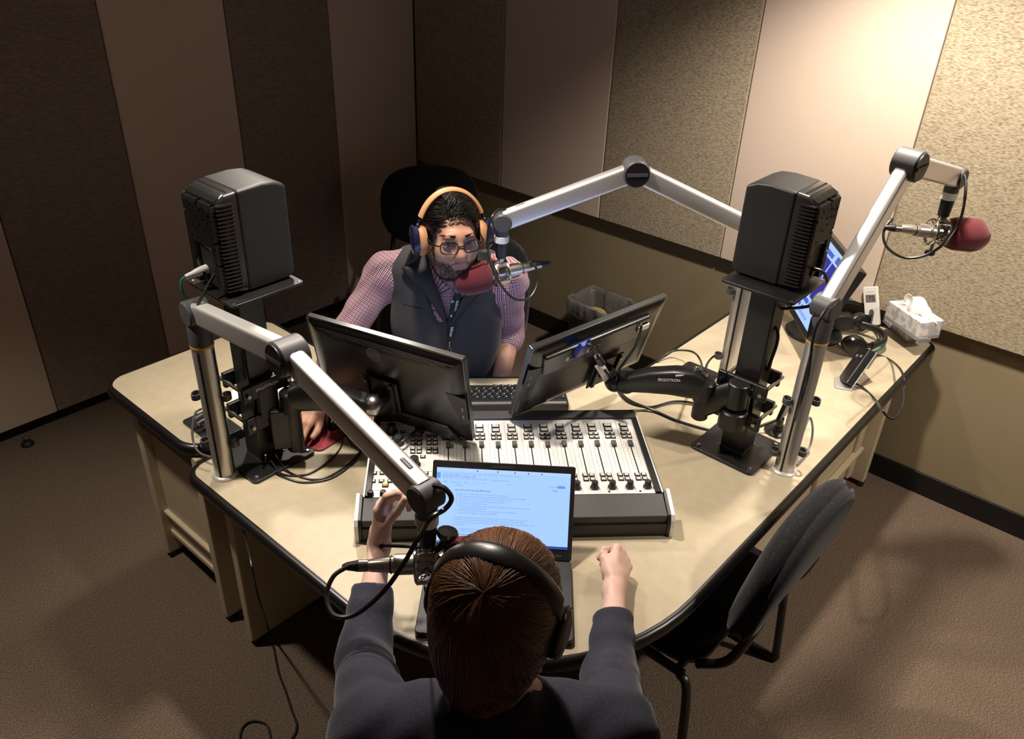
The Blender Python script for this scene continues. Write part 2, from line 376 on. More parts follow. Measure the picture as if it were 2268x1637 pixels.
# ------------------------------------------------------------------ the desk
DZ, WZ = .69, .71
M['lam'] = mat('tan laminate', (.43,.365,.255), .40, spec=.35, noise=(30,(.475,.405,.29),6,(1,1,1),.32,.68))
ramp_add(M['lam'], .5, (.452,.385,.272))
M['mold'] = mat('black rubber edge', (.008,.007,.007), .3, spec=.6)
M['cream'] = mat('cream laminate', (.56,.47,.33), .45, noise=(14,(.52,.43,.30),3,(1,1,1),.3,.7))
M['blk'] = mat('black plastic', (.012,.012,.013), .42)
M['blkmetal'] = mat('black powder coat', (.010,.010,.011), .36, spec=.55, bump=(900,.12,.0005,(1,1,1)))
M['rubber'] = mat('black rubber', (.010,.010,.010), .55)
def rounded(poly, rad, n=10):
    out = []; N = len(poly)
    for i, p in enumerate(poly):
        p = A(*p); a = A(*poly[i-1]); b = A(*poly[(i+1)%N]); r = rad[i]
        if r <= 0: out.append(p); continue
        u, v = nrm(a-p), nrm(b-p); th = math.acos(np.clip(u@v,-1,1)); t = r/math.tan(th/2); c = p+nrm(u+v)*r/math.sin(th/2)
        a0, a1 = p+u*t-c, p+v*t-c; w0 = math.atan2(a0[1],a0[0]); w1 = math.atan2(a1[1],a1[0]); dw = (w1-w0+PI)%(2*PI)-PI
        for k in range(n+1): w = w0+dw*k/n; out.append(c+r*A(math.cos(w),math.sin(w)))
    return out
def desk_top(poly, rad, z, name, parent, th=.036):
    pts = rounded(poly, rad, 16); o = MB().prism(pts, z-th, z).build(name, M['lam'], parent, world=True)
    prof = [(.0,-th-.001)]+[(.017*math.cos(a)+.003, (th+.004)/2*math.sin(a)-th/2) for a in np.linspace(-PI/2,PI/2,9)]+[(.0,.0018)]
    sgn = 1 if sum((pts[i-1][0]*pts[i][1]-pts[i][0]*pts[i-1][1]) for i in range(len(pts))) > 0 else -1
    MB().sweep([A(*p,z) for p in pts], [(a*sgn,b) for a,b in prof], closed=True).build('edge_molding', M['mold'], o, world=True, sharp=60)
    return o
desk = thing('corner_desk', 'large tan laminate corner desk with black bullnose edge and rounded front', 'desk', (2.0,2.3,0))
poly = [(2.38,1.625),(2.38,2.91),(.065,2.91),(.065,2.24),(1.077,2.24),(1.70,1.617)]
desk_top(poly, [.05,.56,.02,.01,.03,.01], DZ, 'desktop', desk)
def leg_board(a, b, th, z0, z1, nm='leg_panel', par=desk, r=.0, m=None):
    return MB().bar(a, b, 1, 1).build(nm, M['cream'], par) if 0 else None
def board(x0,x1,y0,y1,z0,z1,nm,par,m='cream',bv=.006):
    return MB().box(((x0+x1)/2,(y0+y1)/2,(z0+z1)/2),(x1-x0,y1-y0,z1-z0)).build(nm, M[m], par, bevel=bv, seg=3, world=True)
board(1.76,2.335,1.69,1.725,.025,.653,'leg_panel',desk)
board(.105,.14,2.30,2.845,.025,.653,'leg_panel',desk)
board(1.10,1.135,2.27,2.80,.025,.653,'leg_panel',desk)
board(.14,1.10,2.765,2.785,.06,.653,'modesty_panel',desk)
board(.16,.21,2.785,2.80,.06,.653,'panel_trim',desk)
board(.60,.635,2.785,2.803,.06,.653,'panel_trim',desk)
board(.14,1.10,2.785,2.81,.17,.195,'panel_rail',desk)
board(1.135,2.0,2.55,2.57,.30,.653,'modesty_panel',desk)
MB().box((.30,2.875,.63),(.36,.03,.055)).build('cable_tray', M['blk'], desk, world=True)
MB().box((.80,2.875,.625),(.34,.03,.07)).build('cable_tray', M['blk'], desk, world=True)
for x,y in ((2.31,1.707),(1.80,1.707),(.122,2.83),(.122,2.33),(1.117,2.78),(1.117,2.3)):
    MB().cyl((x,y,0),(x,y,.028),.016).build('foot', M['rubber'], desk, world=True)
wing = thing('side_desk', 'small tan laminate side desk with rounded corners left of the big desk', 'desk', (2.0,1.35,0))
desk_top([(2.335,1.05),(2.335,1.578),(1.73,1.578),(1.73,1.05)], [.06,.075,.02,.04], WZ, 'desktop', wing)
board(1.80,2.315,1.135,1.17,.025,.673,'leg_panel',wing)
board(1.80,2.335,1.545,1.58,.025,.673,'leg_panel',wing)
board(2.265,2.285,1.17,1.545,.12,.673,'side_panel',wing)
board(2.275,2.30,1.17,1.545,.205,.222,'panel_rail',wing)
board(2.27,2.292,1.17,1.545,.105,.13,'panel_rail',wing)
MB().box((2.30,1.36,.635),(.03,.36,.075)).build('cable_tray', M['blk'], wing, world=True)
for x,y in ((2.29,1.152),(1.83,1.152),(2.31,1.5625),(1.83,1.5625)):
    MB().cyl((x,y,0),(x,y,.028),.016).build('foot', M['rubber'], wing, world=True)
ds = thing('door_stop', 'small black domed door stop on the carpet beside the left wall', 'door stop', at(62,985,0))
MB().lathe([(.026,0),(.026,.006),(.022,.012),(.016,.02),(.0,.024)],(0,0,0)).build('base', M['rubber'], ds)
MB().lathe([(.004,.02),(.012,.03),(.013,.036),(.008,.044),(.0,.046)],(0,0,0)).build('knob', mat('satin steel', (.35,.34,.33), .25, 1), ds)
# ------------------------------------------------------------------ mixing console
M['silver'] = mat('brushed aluminium panel', (.78,.765,.74), .42, .12, noise=(60,(.82,.805,.78),2,(1,30,1),.3,.7))
M['chrome'] = mat('satin nickel', (.62,.60,.56), .22, 1)
M['charcoal'] = mat('charcoal padded rest', (.05,.05,.053), .6, bump=(300,.1,.0006,(1,1,1)))
M['ink'] = mat('dark print', (.03,.03,.03), .7)
M['cap_w'] = mat('grey button cap', (.60,.60,.58), .4)
M['cap_o'] = mat('lit amber button', (.8,.45,.12), .4, emit=((1,.55,.15),.5))
M['knobm'] = mat('soft black knob', (.016,.015,.015), .5)
M['slot'] = mat('fader slot', (.004,.004,.004), .7)
def onp(px, py, o, n):
    d = ray(px, py); return CAM+d*(((np.asarray(o)-CAM)@n)/(d@n))
cf = at(788,1195,DZ); cr_ = at(1490,1192,DZ); cm = (cf+cr_)/2; cm[2] = DZ
cx = nrm(rz(.022)@A(*(cr_-cf)[:2],0)); CF = frame(x=cx, z=None, y=A(-cx[1],cx[0],0)); HWc = np.linalg.norm(cr_-cf)/2
con = thing('mixing_console', 'wide silver and black broadcast mixing console in the middle of the desk', 'mixing console', cm, CF)
ZP = .082
def cuv(px, py, z=ZP):
    q = (at(px, py, DZ+z)-cm)@CF; return q[0], q[1]
v0, v1, v2 = cuv(1130,1097)[1], cuv(1112,931)[1], cuv(1110,914)[1]
hp = .371; 
MB().prism([(0.004,.004),(.004,.064),(v0-.002,ZP+.001),(v0-.002,.004)], -HWc+.018, HWc-.018, frame(x=A(0,1,0), y=A(0,0,1))).build('front_rest', M['charcoal'], con, bevel=.003)
MB().prism([(0,0),(0,.040),(.004,.046),(.006,.0)], -HWc+.018, HWc-.018, frame(x=A(0,1,0), y=A(0,0,1))).build('front_rail', M['blk'], con, bevel=.001)
for s in (-1,1):
    F = frame(x=A(0,1,0), y=A(0,0,1)); P = [(-.003,-.0),(-.003,.052),(.004,.066),(v0+.004,ZP+.007),(v0+.004,.0)]
    MB().prism(P, s*HWc-s*.018-.0001, s*HWc-s*.005, F).build('end_cap', M['blk'], con, bevel=.003)
    P2 = [(-.006,0),(-.006,.054),(.003,.069),(v0+.006,ZP+.01),(v0+.006,ZP+.004),(.008,.062),(0,.05),(0,0)]
    MB().prism(P2, s*HWc-s*.010, s*HWc, F).build('end_trim', M['silver'], con, bevel=.0015)
    MB().box((s*(hp+.008),(v0+v2)/2,ZP/2+.003),(.016,v2-v0,ZP+.006)).build('side_rail', M['blk'], con, bevel=.002)
    MB().box((s*(hp+.0185),(v0+v2)/2,ZP/2+.001),(.005,v2-v0,ZP+.002)).build('side_trim', M['silver'], con, bevel=.001)
MB().box((0,(v1+v2)/2+.001,ZP/2+.004),(2*hp+.03,v2-v1,ZP+.008)).build('back_rail', M['charcoal'], con, bevel=.004)
MB().box((0,(v0+v1)/2,ZP-.006),(2*hp,v1-v0,.012)).build('control_panel', M['silver'], con, bevel=.001)
MB().box((0,(v0+v1)/2,ZP/2-.006),(2*hp+.02,v1-v0,ZP-.013)).build('chassis', M['blk'], con)
ME = {}
def shared(name, mb, m, bevel=0):
    o = mb.build(name, m, con, bevel=bevel); ME[name] = o; return o
def place(src, name, p, parent=con):
    o = src.copy(); o.name = name; COL.objects.link(o); o.parent = parent; o.location = tuple(map(float,p)); return o
def proto(name, mb, m, bevel=0, kids=()):
    o = mb.build(name, m, con, bevel=bevel); cs = []
    for n, b, mm, bv in kids: cs.append(b.build(n, mm, o, bevel=bv))
    return o
def rep(src, pts):
    name = src.name.split('.')[0]; first = True
    for p in pts:
        p = A(p[0], p[1], ZP)
        if first: src.location = tuple(p); first = False; continue
        o = place(src, name, p)
        for k in src.children: place(k, k.name.split('.')[0], (0,0,0), o)
def btn(name, w, h, m=None, z=.0042):
    return proto(name, MB().box((0,0,.0015),(w+.005,h+.005,.003)), M['slot'], .0008, [('button_cap', MB().box((0,0,z/2),(w,h,z)), m or M['cap_w'], .0008)])
ch = [cuv(993+36.6*i, 985)[0] for i in range(12)]
vv = lambda y: cuv(1130, y)[1]
rep(btn('channel_button', .0185, .0125), [(u-.003, vv(y)) for u in ch for y in (944.5,954)])
rep(btn('select_button', .0095, .0075), [(u-.003+s*.0078, vv(y)) for u in ch for y in (963.5,971.5) for s in (-1,1)])
rep(btn('cue_button', .0105, .0085), [(u+.002+s*.0088, vv(y)) for u in ch for y in (1056,1065.5) for s in (-1,1)])
knob = proto('rotary_knob', MB().lathe([(.0115,0),(.0115,.003),(.0095,.0045),(.0082,.020),(.0068,.0215)],(0,0,0),n=20), M['knobm'], 0)
rep(knob, [(u+.0105, vv(1083)) for u in ch])
fs = proto('fader_slot', MB().box((0,-.062,.0003),(.0034,.150,.0006)), M['slot']); rep(fs, [(u, vv(990)) for u in ch])
fc = proto('fader_cap', MB().prism([(-.011,0),(-.011,.009),(-.006,.0125),(-.002,.010),(.002,.010),(.006,.0125),(.011,.009),(.011,0)],-.0066,.0066,frame(x=A(0,1,0),y=A(0,0,1))), mat('grey fader cap',(.085,.08,.075),.5), .0012)
rep(fc, [(u, vv(987)+random.uniform(-.002,.002)) for u in ch])
pm = MB()
for i, u in enumerate(ch):
    pm.box((u-.0233,(v0+v1)/2,ZP+.0002),(.0006,v1-v0-.012,.0003))
    for k in range(9):
        for s in (-1,1): pm.box((u+s*(.009+.0015*(k%2)),vv(990)-.012-.0135*k,ZP+.0002),(.005 if k%2==0 else .003,.0007,.0003))
    pm.box((u-.011,vv(1012),ZP+.0002),(.0004,.105,.0003)); pm.box((u+.015,vv(1012),ZP+.0002),(.0004,.105,.0003))
    pm.box((u+.008,vv(1089),ZP+.0002),(.017,.0008,.0003))
for a, b, y in ((835,905,1040),(812,905,1082),(838,898,938),(905,970,1042)): 
    ua, ub = cuv(a,y)[0], cuv(b,y)[0]; pm.box(((ua+ub)/2,vv(y),ZP+.0002),(abs(ub-ua),.0009,.0003))
pm.box((cuv(902,985)[0],(v0+v1)/2,ZP+.0002),(.0006,v1-v0-.012,.0003))
pm.build('printed_scale', M['ink'], con)
sq = btn('monitor_button', .0098, .0080)
pts = [cuv(x,y) for y in (964.6,975,983.5,994.6,1002.5) for x in (914.5,928.5,950,964)]+[cuv(936.6,1012.6)]
pts += [cuv(x,1049) for x in (829,847,865.5,884,925,943)]+[cuv(x,1066.7) for x in (826,845,864,882,905)]+[cuv(856.7,1034), cuv(893,957), cuv(843,957), cuv(866,971), cuv(886,971)]
rep(sq, pts)
rep(btn('amber_button', .012, .0095, M['cap_o'], .009), [cuv(917,1021), cuv(853.4,1076)])
bk = proto('level_knob', MB().lathe([(.017,0),(.017,.003),(.0135,.006),(.0115,.026),(.009,.028)],(0,0,0),n=24), M['knobm'])
rep(bk, [cuv(868,957), cuv(882,983), cuv(918,1030)])
jk = proto('jack', MB().lathe([(.009,0),(.009,.006),(.007,.014),(.006,.0145)],(0,0,0),n=18), M['knobm']); rep(jk, [(cuv(x,1095)[0], v0+.008) for x in (821,849,904,935)])
scw = proto('screw', MB().lathe([(.0032,0),(.0030,.0012),(.0,.0016)],(0,0,0),n=12), M['slot']); rep(scw, [(u, v0+.008) for u in (ch[1],ch[3],ch[5],ch[7],ch[9],ch[11]-.012)])
# ------------------------------------------------------------------ laptop
def laptop():
    z = DZ; k = .018
    HL, HR, FL, FR = at(950,1226,z+k), at(1265,1240,z+k), at(916,1399,z+k), at(1270.5,1423,z+k)
    x = nrm(((HR-HL)+(FR-FL))*A(1,1,0)); y = A(-x[1],x[0],0); c = (HL+HR+FL+FR)/4; c[2] = z; w = .5*(np.linalg.norm(HR-HL)+np.linalg.norm(FR-FL)); dp = .5*(np.linalg.norm(HL-FL)+np.linalg.norm(HR-FR))
    F = np.array([x,y,A(0,0,1)]).T
    t = thing('laptop', 'black laptop open on the desk in front of the woman, document on its screen', 'laptop', c, F)
    mb = mat('matte black laptop shell', (.018,.018,.019), .5); MB().prism(rrect(w,dp,.012), .002, k).build('base', mb, t, bevel=.002)
    for sx in (-1,1):
        for sy in (-1,1): MB().cyl((sx*w*.42,sy*dp*.4,0),(sx*w*.42,sy*dp*.4,.003),.006).build('rubber_foot', M['rubber'], t)
    MB().box((0,.045,k+.0006),(w*.84,.105,.0012)).build('key_bed', M['slot'], t)
    kp = MB().box((0,0,.0015),(.0148,.0148,.003)).build('key', M['blk'], t, bevel=.0012); first = True
    for r in range(5):
        for q in range(14):
            p = (-w*.40+.0195*q+.004*(r%2)+.008, .085-.019*r, k+.001)
            if first: kp.location = p; first = False
            else: place(kp, 'key', p, t)
    MB().box((.0,-.070,k+.0003),(.10,.055,.0007)).build('touchpad', mat('touchpad',(.03,.03,.031),.35), t, bevel=.001)
    MB().prism(rrect(.024,.012,.002), k, k+.0006, o=(-w*.36,-dp*.38,0)).build('sticker', mat('sticker',(.5,.5,.48),.4), t)
    MB().prism(rrect(.018,.018,.002), k, k+.0006, o=(w*.40,.02,0)).build('fingerprint_reader', M['chrome'], t)
    # lid: tilt found from the hinge line and the top edge
    hg = c+F@A(0,dp/2-.006,k+.002); tl, tr = ray(950,1016), ray(1276,1035); m = (950+1276)/2, (1016+1035)/2
    best = min(np.radians(np.arange(60,125,.5)), key=lambda a: np.linalg.norm(np.array(proj2(hg+F@A(0,-math.cos(a),math.sin(a))*.232))-np.array(m)) if 1 else 0)
    up = F@A(0,-math.cos(best),math.sin(best)); up = nrm(up); nl = np.cross(x, up)   # faces the sitter
    LF = np.array([x, up, nl]).T; LFl = F.T@LF; ho = F.T@(hg-c); H = .232
    lid = MB().prism(rrect(w,H,.005), -.0075, 0, LFl, ho+LFl@A(0,H/2,0)).build('lid', mb, t, bevel=.0015)
    # screen rectangle from the photo, on the lid plane
    P = [(LF.T@(onp(a,b,hg,nl)-hg)) for a,b in ((958,1034),(1265,1050),(1256,1218),(970,1195))]
    x0, x1 = (P[0][0]+P[3][0])/2, (P[1][0]+P[2][0])/2; y1 = (P[0][1]+P[1][1])/2; y0 = P[2][1]
    sw, sh = x1-x0, y1-y0; so = ho+LFl@A((x0+x1)/2,(y0+y1)/2,0)
    def lay(u, v, d=.0): return so+LFl@A((u-.5)*sw,(v-.5)*sh,d)
    def E(n, c, s): return mat(n, tuple(q*.3 for q in c), .4, emit=(c, s))
    doc = E('lit white page', (.36,.58,1.0), 1.0); bar = E('lit window bar', (.42,.60,.98), 1.0); blue = E('lit task bar', (.03,.07,.42), .8); dk = E('lit dark text', (.10,.14,.30), .55); pale = E('lit grey text', (.22,.33,.60), .8); btnb = E('lit share button', (.13,.32,.75), .95)
    scrn = MB().prism([(-sw/2,-sh/2),(sw/2,-sh/2),(sw/2,sh/2),(-sw/2,sh/2)], .0003, .0008, LFl, so).build('screen', doc, t)
    def rect(nm, u0,u1,a,b,m,d=.0011): MB().prism([(-(u1-u0)*sw/2,-(b-a)*sh/2),((u1-u0)*sw/2,-(b-a)*sh/2),((u1-u0)*sw/2,(b-a)*sh/2),(-(u1-u0)*sw/2,(b-a)*sh/2)], .0, .0002, LFl, lay((u0+u1)/2,(a+b)/2,d)).build(nm, m, scrn)
    rect('task_bar',0,1,0,.035,blue); rect('browser_bar',0,1,.955,1,bar); rect('document_icon',0,.03,.86,.935,btnb); rect('share_button',.905,.96,.80,.835,btnb)
    for u in (.02,.06,.10,.14): rect('task_icon',u,u+.02,.006,.03,pale,.0015)
    for u in (.30,.45,.58,.68,.78): rect('tab_mark',u,u+.008,.965,.985,blue,.0015)
    ln = []
    def T(u, v, s, size, m): text('lettering', s, size*sh, m, scrn, lay(u,v,.0012), LFl, .00005, 'LEFT', 1.0)
    T(.045,.895,'RADIO EPA budget talk',.045,pale); T(.045,.865,'File  Edit  View  Insert  Format  Tools  Table  Add-ons  Help     All changes saved in Drive',.024,pale)
    T(.05,.93,'Apps   Google Calendar   Documents   Audio Desk   News   Budget EPA   Archive   Editorial   Schedules',.024,pale)
    T(.05,.815,'100%     Normal text     Arial      11      B  I  U  A                                    More',.028,pale); T(.845,.815,'Comments',.026,pale); T(.87,.765,'Editing',.026,dk)
    T(.145,.775,'Hi Nana,',.028,pale); T(.14,.715,"Let's start with what the EPA does?",.033,dk)
    bl = ["Question is: what doesn't it do in the realm of environment?","EPA regulates safe drinking water, regulates air quality, gives money to the states","Key thing is that it does it and does a lot of jobs states can't do","For example, it runs the entire drinking water program","And a lot of environmental clean up","Worked on the environment, also worked for the EPA for three decades, ten years as","   an assistant regional administrator","EPA would be a thin shell last year, took experience at it EPA, she said","   that would be negative - what does the EPA do?"]
    for i, s in enumerate(bl):
        if not s.startswith(' '): T(.155,.665-.031*i,'\u2022',.035,dk)
        T(.175,.665-.031*i,s.strip(),.027,pale)
    for i, s in enumerate(['The Superfund program, folks about The Federal steps in, the EPA has quit clean up, the',"Rocky Flats clean up, what would have done that EPA's about is is it? The Brownfields","program, the redone! Keeps a main reach? the Brownfield program Town - cleanup? cleans up and",'and is helped? - ys']): T(.14,.355-.031*i,s,.027,pale)
    T(.16,.205,'\u2022',.035,dk); T(.18,.205,'I checked, are about 25 sites valued EPA superfund - cleaned up',.027,pale); T(.18,.175,'how EPA is required  - family city',.027,pale); T(.14,.13,'So where do you get the money?',.030,dk); T(.18,.095,'One of the places',.027,pale)
    MB().prism(rrect(sw*.17,.0075,.001), 0, .0006, LFl, so+LFl@A(-.003,sh/2+.0078,.0004)).build('camera_shutter', mat('webcam strip',(.05,.05,.055),.25), t)
    text('lettering', 'ThinkPad', .006, mat('grey lettering',(.25,.25,.26),.4), t, ho+LFl@A(w/2-.036,.012,.0006), LFl, .00005)
    return t
def proj2(P):
    d = np.asarray(P)-CAM; z = d@FWD; return (IW/2+FPX*(d@RGT)/z, IH/2-FPX*(d@UPV)/z)
laptop()
# ------------------------------------------------------------------ monitors on arms
M['mon'] = mat('black monitor plastic', (.016,.016,.017), .30, spec=.9)
M['monfine'] = mat('fine black monitor back', (.012,.012,.013), .28, spec=.55)
M['grey'] = mat('grey print', (.26,.26,.27), .4, .3)
M['steel'] = mat('cast steel', (.40,.39,.38), .3, 1)
M['white'] = mat('white plastic', (.78,.76,.73), .45)
def monitor(label, c, n, y, w, h, logo):
    z = nrm(n); yy = nrm(np.asarray(y)-z*(z@np.asarray(y))); x = np.cross(yy, z); F = np.array([x, yy, z]).T; c = np.asarray(c)
    t = thing('computer_monitor', label, 'monitor', c, F)
    MB().prism(rrect(w,h,.006), -.030, -.012).build('bezel', M['mon'], t, bevel=.002)
    MB().box((0,0,-.0302),(w-.03,h-.035,.0012)).build('screen', mat('lit blue screen', (.05,.08,.14), .2, emit=((.40,.55,1.0),1.6)), t)
    # back shell: shallow dome
    nu, nv = 24, 16; v = []
    def f(a, b):
        X = (a-.5)*(w-.008); Y = (b-.5)*(h-.008); e = min(min(a,1-a)*w, min(b,1-b)*h); return (X, Y, -.013+.013*min(1,(e/.035))**.6)
    MB().grid(f, 48, 32).build('back_shell', M['monfine'], t, sharp=0)
    loc = lambda px, py, d=0: F.T@(onp(px,py,c+z*d,z)-c)
    if logo:
        q = loc(828,785); q[2] = .0005
        MB().lathe([(.0225,0),(.0225,.0012),(.0205,.0012),(.0205,0)], q, (0,0,1), 40).build('badge_ring', M['grey'], t)
        text('lettering', 'D', .014, M['grey'], t, q+A(-.0125,0,0), np.eye(3), .0006, bold=.0003); text('lettering', 'E', .013, M['grey'], t, q+A(-.0035,.0,0), rz(.55), .0006, bold=.0003); text('lettering', 'LL', .014, M['grey'], t, q+A(.0085,0,0), np.eye(3), .0006, bold=.0003)
        mb = MB()
        for k in range(5): mb.box((0.01,h/2-.022-.0065*k,.0004),(w*.86-.05*k,.0016,.0016))
        mb.build('vent_ribs', M['mon'], t)
        MB().prism([(-.22,-h/2+.004),(.225,-h/2+.004),(.19,-h/2+.05),(-.19,-h/2+.05)],-.004,.010).build('port_ledge', M['mon'], t, bevel=.006)
        MB().box(loc(935,943)*A(1,1,0)+A(0,-.004,.014),(.03,.014,.012)).build('cable_plug', mat('dark blue plug',(.01,.015,.06),.4), t, bevel=.003)
        ux = w/2-.012; uy = loc(1035,915)[1]
        MB().prism([(ux-.05,uy+.055),(ux+.01,uy+.05),(ux+.01,uy-.045),(ux-.01,uy-.05)],-.004,.0012).build('port_recess', M['blk'], t, bevel=.001)
    else:
        MB().prism([(-.20,.035),(.165,.035),(.185,.115),(-.215,.115)],-.004,.012).build('port_ledge', M['mon'], t, bevel=.007)
        mb = MB()
        for k in range(14): mb.box((-w/2+.070-.0012*k,-h/2+.030+.0033*k,-.0004),(.09-.003*k,.0011,.0012))
        mb.build('vent_ribs', M['mon'], t)
        q = loc(1258,788); mb = MB().box((q[0]+.045,.077,.0125),(.125,.017,.0016)); mb.build('port_plate', mat('silver port plate',(.55,.54,.50),.3,.8), t, bevel=.0006)
        for k in range(5): MB().box((q[0]+.0+.024*k,.077,.0135),(.013,.0085,.002)).build('port', M['slot'], t)
        MB().box((.155,.083,.012),(.045,.02,.014)).build('power_socket', mat('silver socket',(.5,.5,.48),.3,.9), t, bevel=.002)
        text('lettering', 'Made in China  FCC  CE  UL  Energy Star', .006, M['grey'], t, A(.05,.122,.001), np.eye(3)@rz(PI), .0001)
        ux = -w/2+.012; uy = loc(1175,840)[1]
        MB().prism([(ux-.012,uy+.045),(ux+.045,uy+.035),(ux+.03,uy-.035),(ux-.012,uy-.045)],-.004,.0012).build('port_recess', M['blk'], t, bevel=.001)
    for s in (-1,1): MB().box((ux,uy+s*.014-.004,.0018),(.005,.013,.002)).build('usb_port', M['grey'], t)
    return t, F, c
monL, FL_, cL = monitor('black monitor seen from behind with a round maker badge, left of the man', (1.9264,1.959,.929), (.9462,.2644,-.1868), (.1801,.0498,.9824), .504, .3005, True)
monR, FR_, cR = monitor('black monitor seen from behind with a blue cable plug, right of the man', (1.4371,2.308,.9417), (.1841,.9258,-.3303), (.1226,.3118,.9422), .507, .299, False)
def monitor_arm(label, col, hz, piv, piv_h, mon, F, c, bp, ext, lp, capz):
    """col: column xy, hz: clamp heights, piv: pivot xy + z range, bp: mount point on the monitor back (local)"""
    t = thing('monitor_mount', label, 'monitor mount', (col[0],col[1],hz[0]))
    n = nrm(A(CAM[0]-col[0],CAM[1]-col[1],0)); face = A(*lp,0); side = A(-face[1],face[0],0); cc = A(col[0],col[1],0)
    B = lambda b, nm, m='blkmetal', **k: b.build(nm, M[m], t, world=True, **k)
    H = .05
    for z in hz:
        p = cc+A(0,0,z)
        cl = B(MB().box(p+face*.052,(.016,.13,.046), frame(x=face,y=side)), 'clamp_plate', bevel=.004)
        B(MB().box(p-face*.052,(.016,.13,.046), frame(x=face,y=side)), 'clamp_plate', bevel=.004)
        for s in (-1,1):
            b = p+side*s*.062; MB().cyl(b-face*.072,b+face*.072,.0055).build('bolt', M['steel'], t, world=True)
            B(MB().box(b+face*.056,(.014,.030,.05), frame(x=face,y=side)), 'clamp_ear', bevel=.005)
    text('lettering', 'ERGOTRON', .013, M['white'], t, cc+A(0,0,hz[0]+.004)+face*.0605-world_loc(t), np.array([side, A(0,0,1), face]).T, .0003, bold=.0002)
    B(MB().box(cc+A(0,0,(hz[0]+hz[1])/2)+face*.052,(.02,.06,hz[0]-hz[1]), frame(x=face,y=side)), 'back_plate', bevel=.003)
    z0, z1 = piv_h; pv = A(*piv,0); st = cc+face*.075
    if ext:
        B(MB().cyl(st+A(0,0,capz-.05),st+A(0,0,capz+.03),.031,c=.003), 'hinge')
        B(MB().cyl(st+A(0,0,hz[1]-.03),st+A(0,0,hz[1]+.03),.04,c=.004), 'hinge')
        prof = [(.021*math.cos(a)*(1 if 1 else 0), .040*math.sin(a)) for a in np.linspace(0,2*PI,16,endpoint=False)]
        B(MB().sweep([st+A(0,0,capz-.005),st*.5+pv*.5+A(0,0,capz-.035),pv+A(0,0,(z0+z1)/2)], prof), 'extension', sharp=60)
    else: B(MB().bar(cc+face*.05+A(0,0,(z0+z1)/2),pv+A(0,0,(z0+z1)/2),.04,.13), 'hinge_bracket', bevel=.006)
    B(MB().cyl(pv+A(0,0,z0),pv+A(0,0,z1),.024,c=.003), 'pivot'); B(MB().cyl(pv+A(0,0,z1-.03),pv+A(0,0,z1+.035),.030,c=.004), 'pivot_head')
    mp = c+F@A(*bp, .0); out = F[:,2]; ball = mp+out*.06; s0 = pv+A(0,0,z1+.02); d = ball-s0; L = np.linalg.norm(d); dn = d/L; hx = nrm(np.cross(dn, A(0,0,1)))
    # spring arm: deep tapered housing
    pts = [s0+d*k for k in (0,.12,.35,.6,.82,.93)]; hh = [.034,.046,.043,.038,.030,.026]; zz = [.0,.008,.014,.012,.004,0]
    mb = MB(); N = 16; vs = []; fs = []
    for p, a, q in zip(pts, hh, zz):
        for k in range(N):
            th = 2*PI*k/N; ct, stt = math.cos(th), math.sin(th); e = .55
            vs.append(p+A(0,0,q)+hx*(.030*np.sign(ct)*abs(ct)**e)+A(0,0,1)*(a*np.sign(stt)*abs(stt)**e))
    for i in range(len(pts)-1):
        for k in range(N): k2 = (k+1)%N; fs.append((i*N+k,i*N+k2,(i+1)*N+k2,(i+1)*N+k))
    fs += [tuple(range(N-1,-1,-1)), tuple((len(pts)-1)*N+k for k in range(N))]
    sh = mb.add(vs,fs).build('spring_arm', M['blkmetal'], t, world=True, sharp=50)
    cp = s0+dn*.03+A(0,0,.045)
    toward = nrm(CAM-cp); sd = hx if hx@toward > 0 else -hx
    MB().cyl(cp-A(0,0,.008),cp+A(0,0,.012),.013,.011).build('adjust_cap', M['steel'], t, world=True); MB().ball(cp+A(0,0,.014),(.007,.007,.005)).build('adjust_screw', M['steel'], t, world=True)
    for q in (-1,1): MB().bar(cp+hx*q*.014+A(0,0,.002), cp+hx*q*.026+dn*.055+A(0,0,-.002), .010, .006).build('cast_bracket', M['steel'], t, world=True, bevel=.002)
    right = nrm(np.cross(A(0,0,1), sd)); lo = s0+dn*(.36*L)+sd*.0305+A(0,0,.036)
    xdir = dn if dn@RGT > 0 else -dn
    text('lettering', 'ERGOTRON', .012, M['white'], t, s0+dn*(.10+.0*L)+sd*.031+A(0,0,.030)+xdir*0-world_loc(t), frame(x=xdir, z=sd) if 0 else np.array([xdir, np.cross(sd,xdir), sd]).T, .0003, bold=.0002)
    B(MB().cyl(s0+dn*(L-.035)-A(0,0,.028),s0+dn*(L-.035)+A(0,0,.028),.026,c=.004), 'wrist', 'steel' if not ext else 'blkmetal')
    B(MB().ball(ball,(.032,.032,.032)), 'ball_joint', 'steel' if not ext else 'blkmetal')
    up = F[:,1]; rt = F[:,0]
    MB().cyl(ball-out*.01,mp+out*.012,.022,.028).build('neck', M['blkmetal'], t, world=True)
    MB().box(mp+out*.010,(.115,.115,.006),F).build('mount_plate', M['blkmetal'], t, world=True, bevel=.003)
    for s in (-1,1):
        MB().box(mp+out*.0165+rt*s*.040,(.012,.105,.008),F).build('mount_rail', M['blkmetal'], t, world=True, bevel=.002)
        for q in (-1,1): MB().cyl(mp+out*.018+rt*s*.040+up*q*.045,mp+out*.0225+rt*s*.040+up*q*.045,.0042).build('screw', M['steel'], t, world=True)
    return t
colL, colR = (2.188,1.714), (1.190,2.693)
lL = FL_.T@(onp(850,868,cL,FL_[:,2])-cL); lR = FR_.T@(onp(1335,815,cR,FR_[:,2])-cR)
monitor_arm('black monitor arm clamped to the left loudspeaker stand', colL, (.945,.845), at(648,920,.84)[:2], (.725,.885), monL, FL_, cL, lL[:2], False, A(0,1), .9)
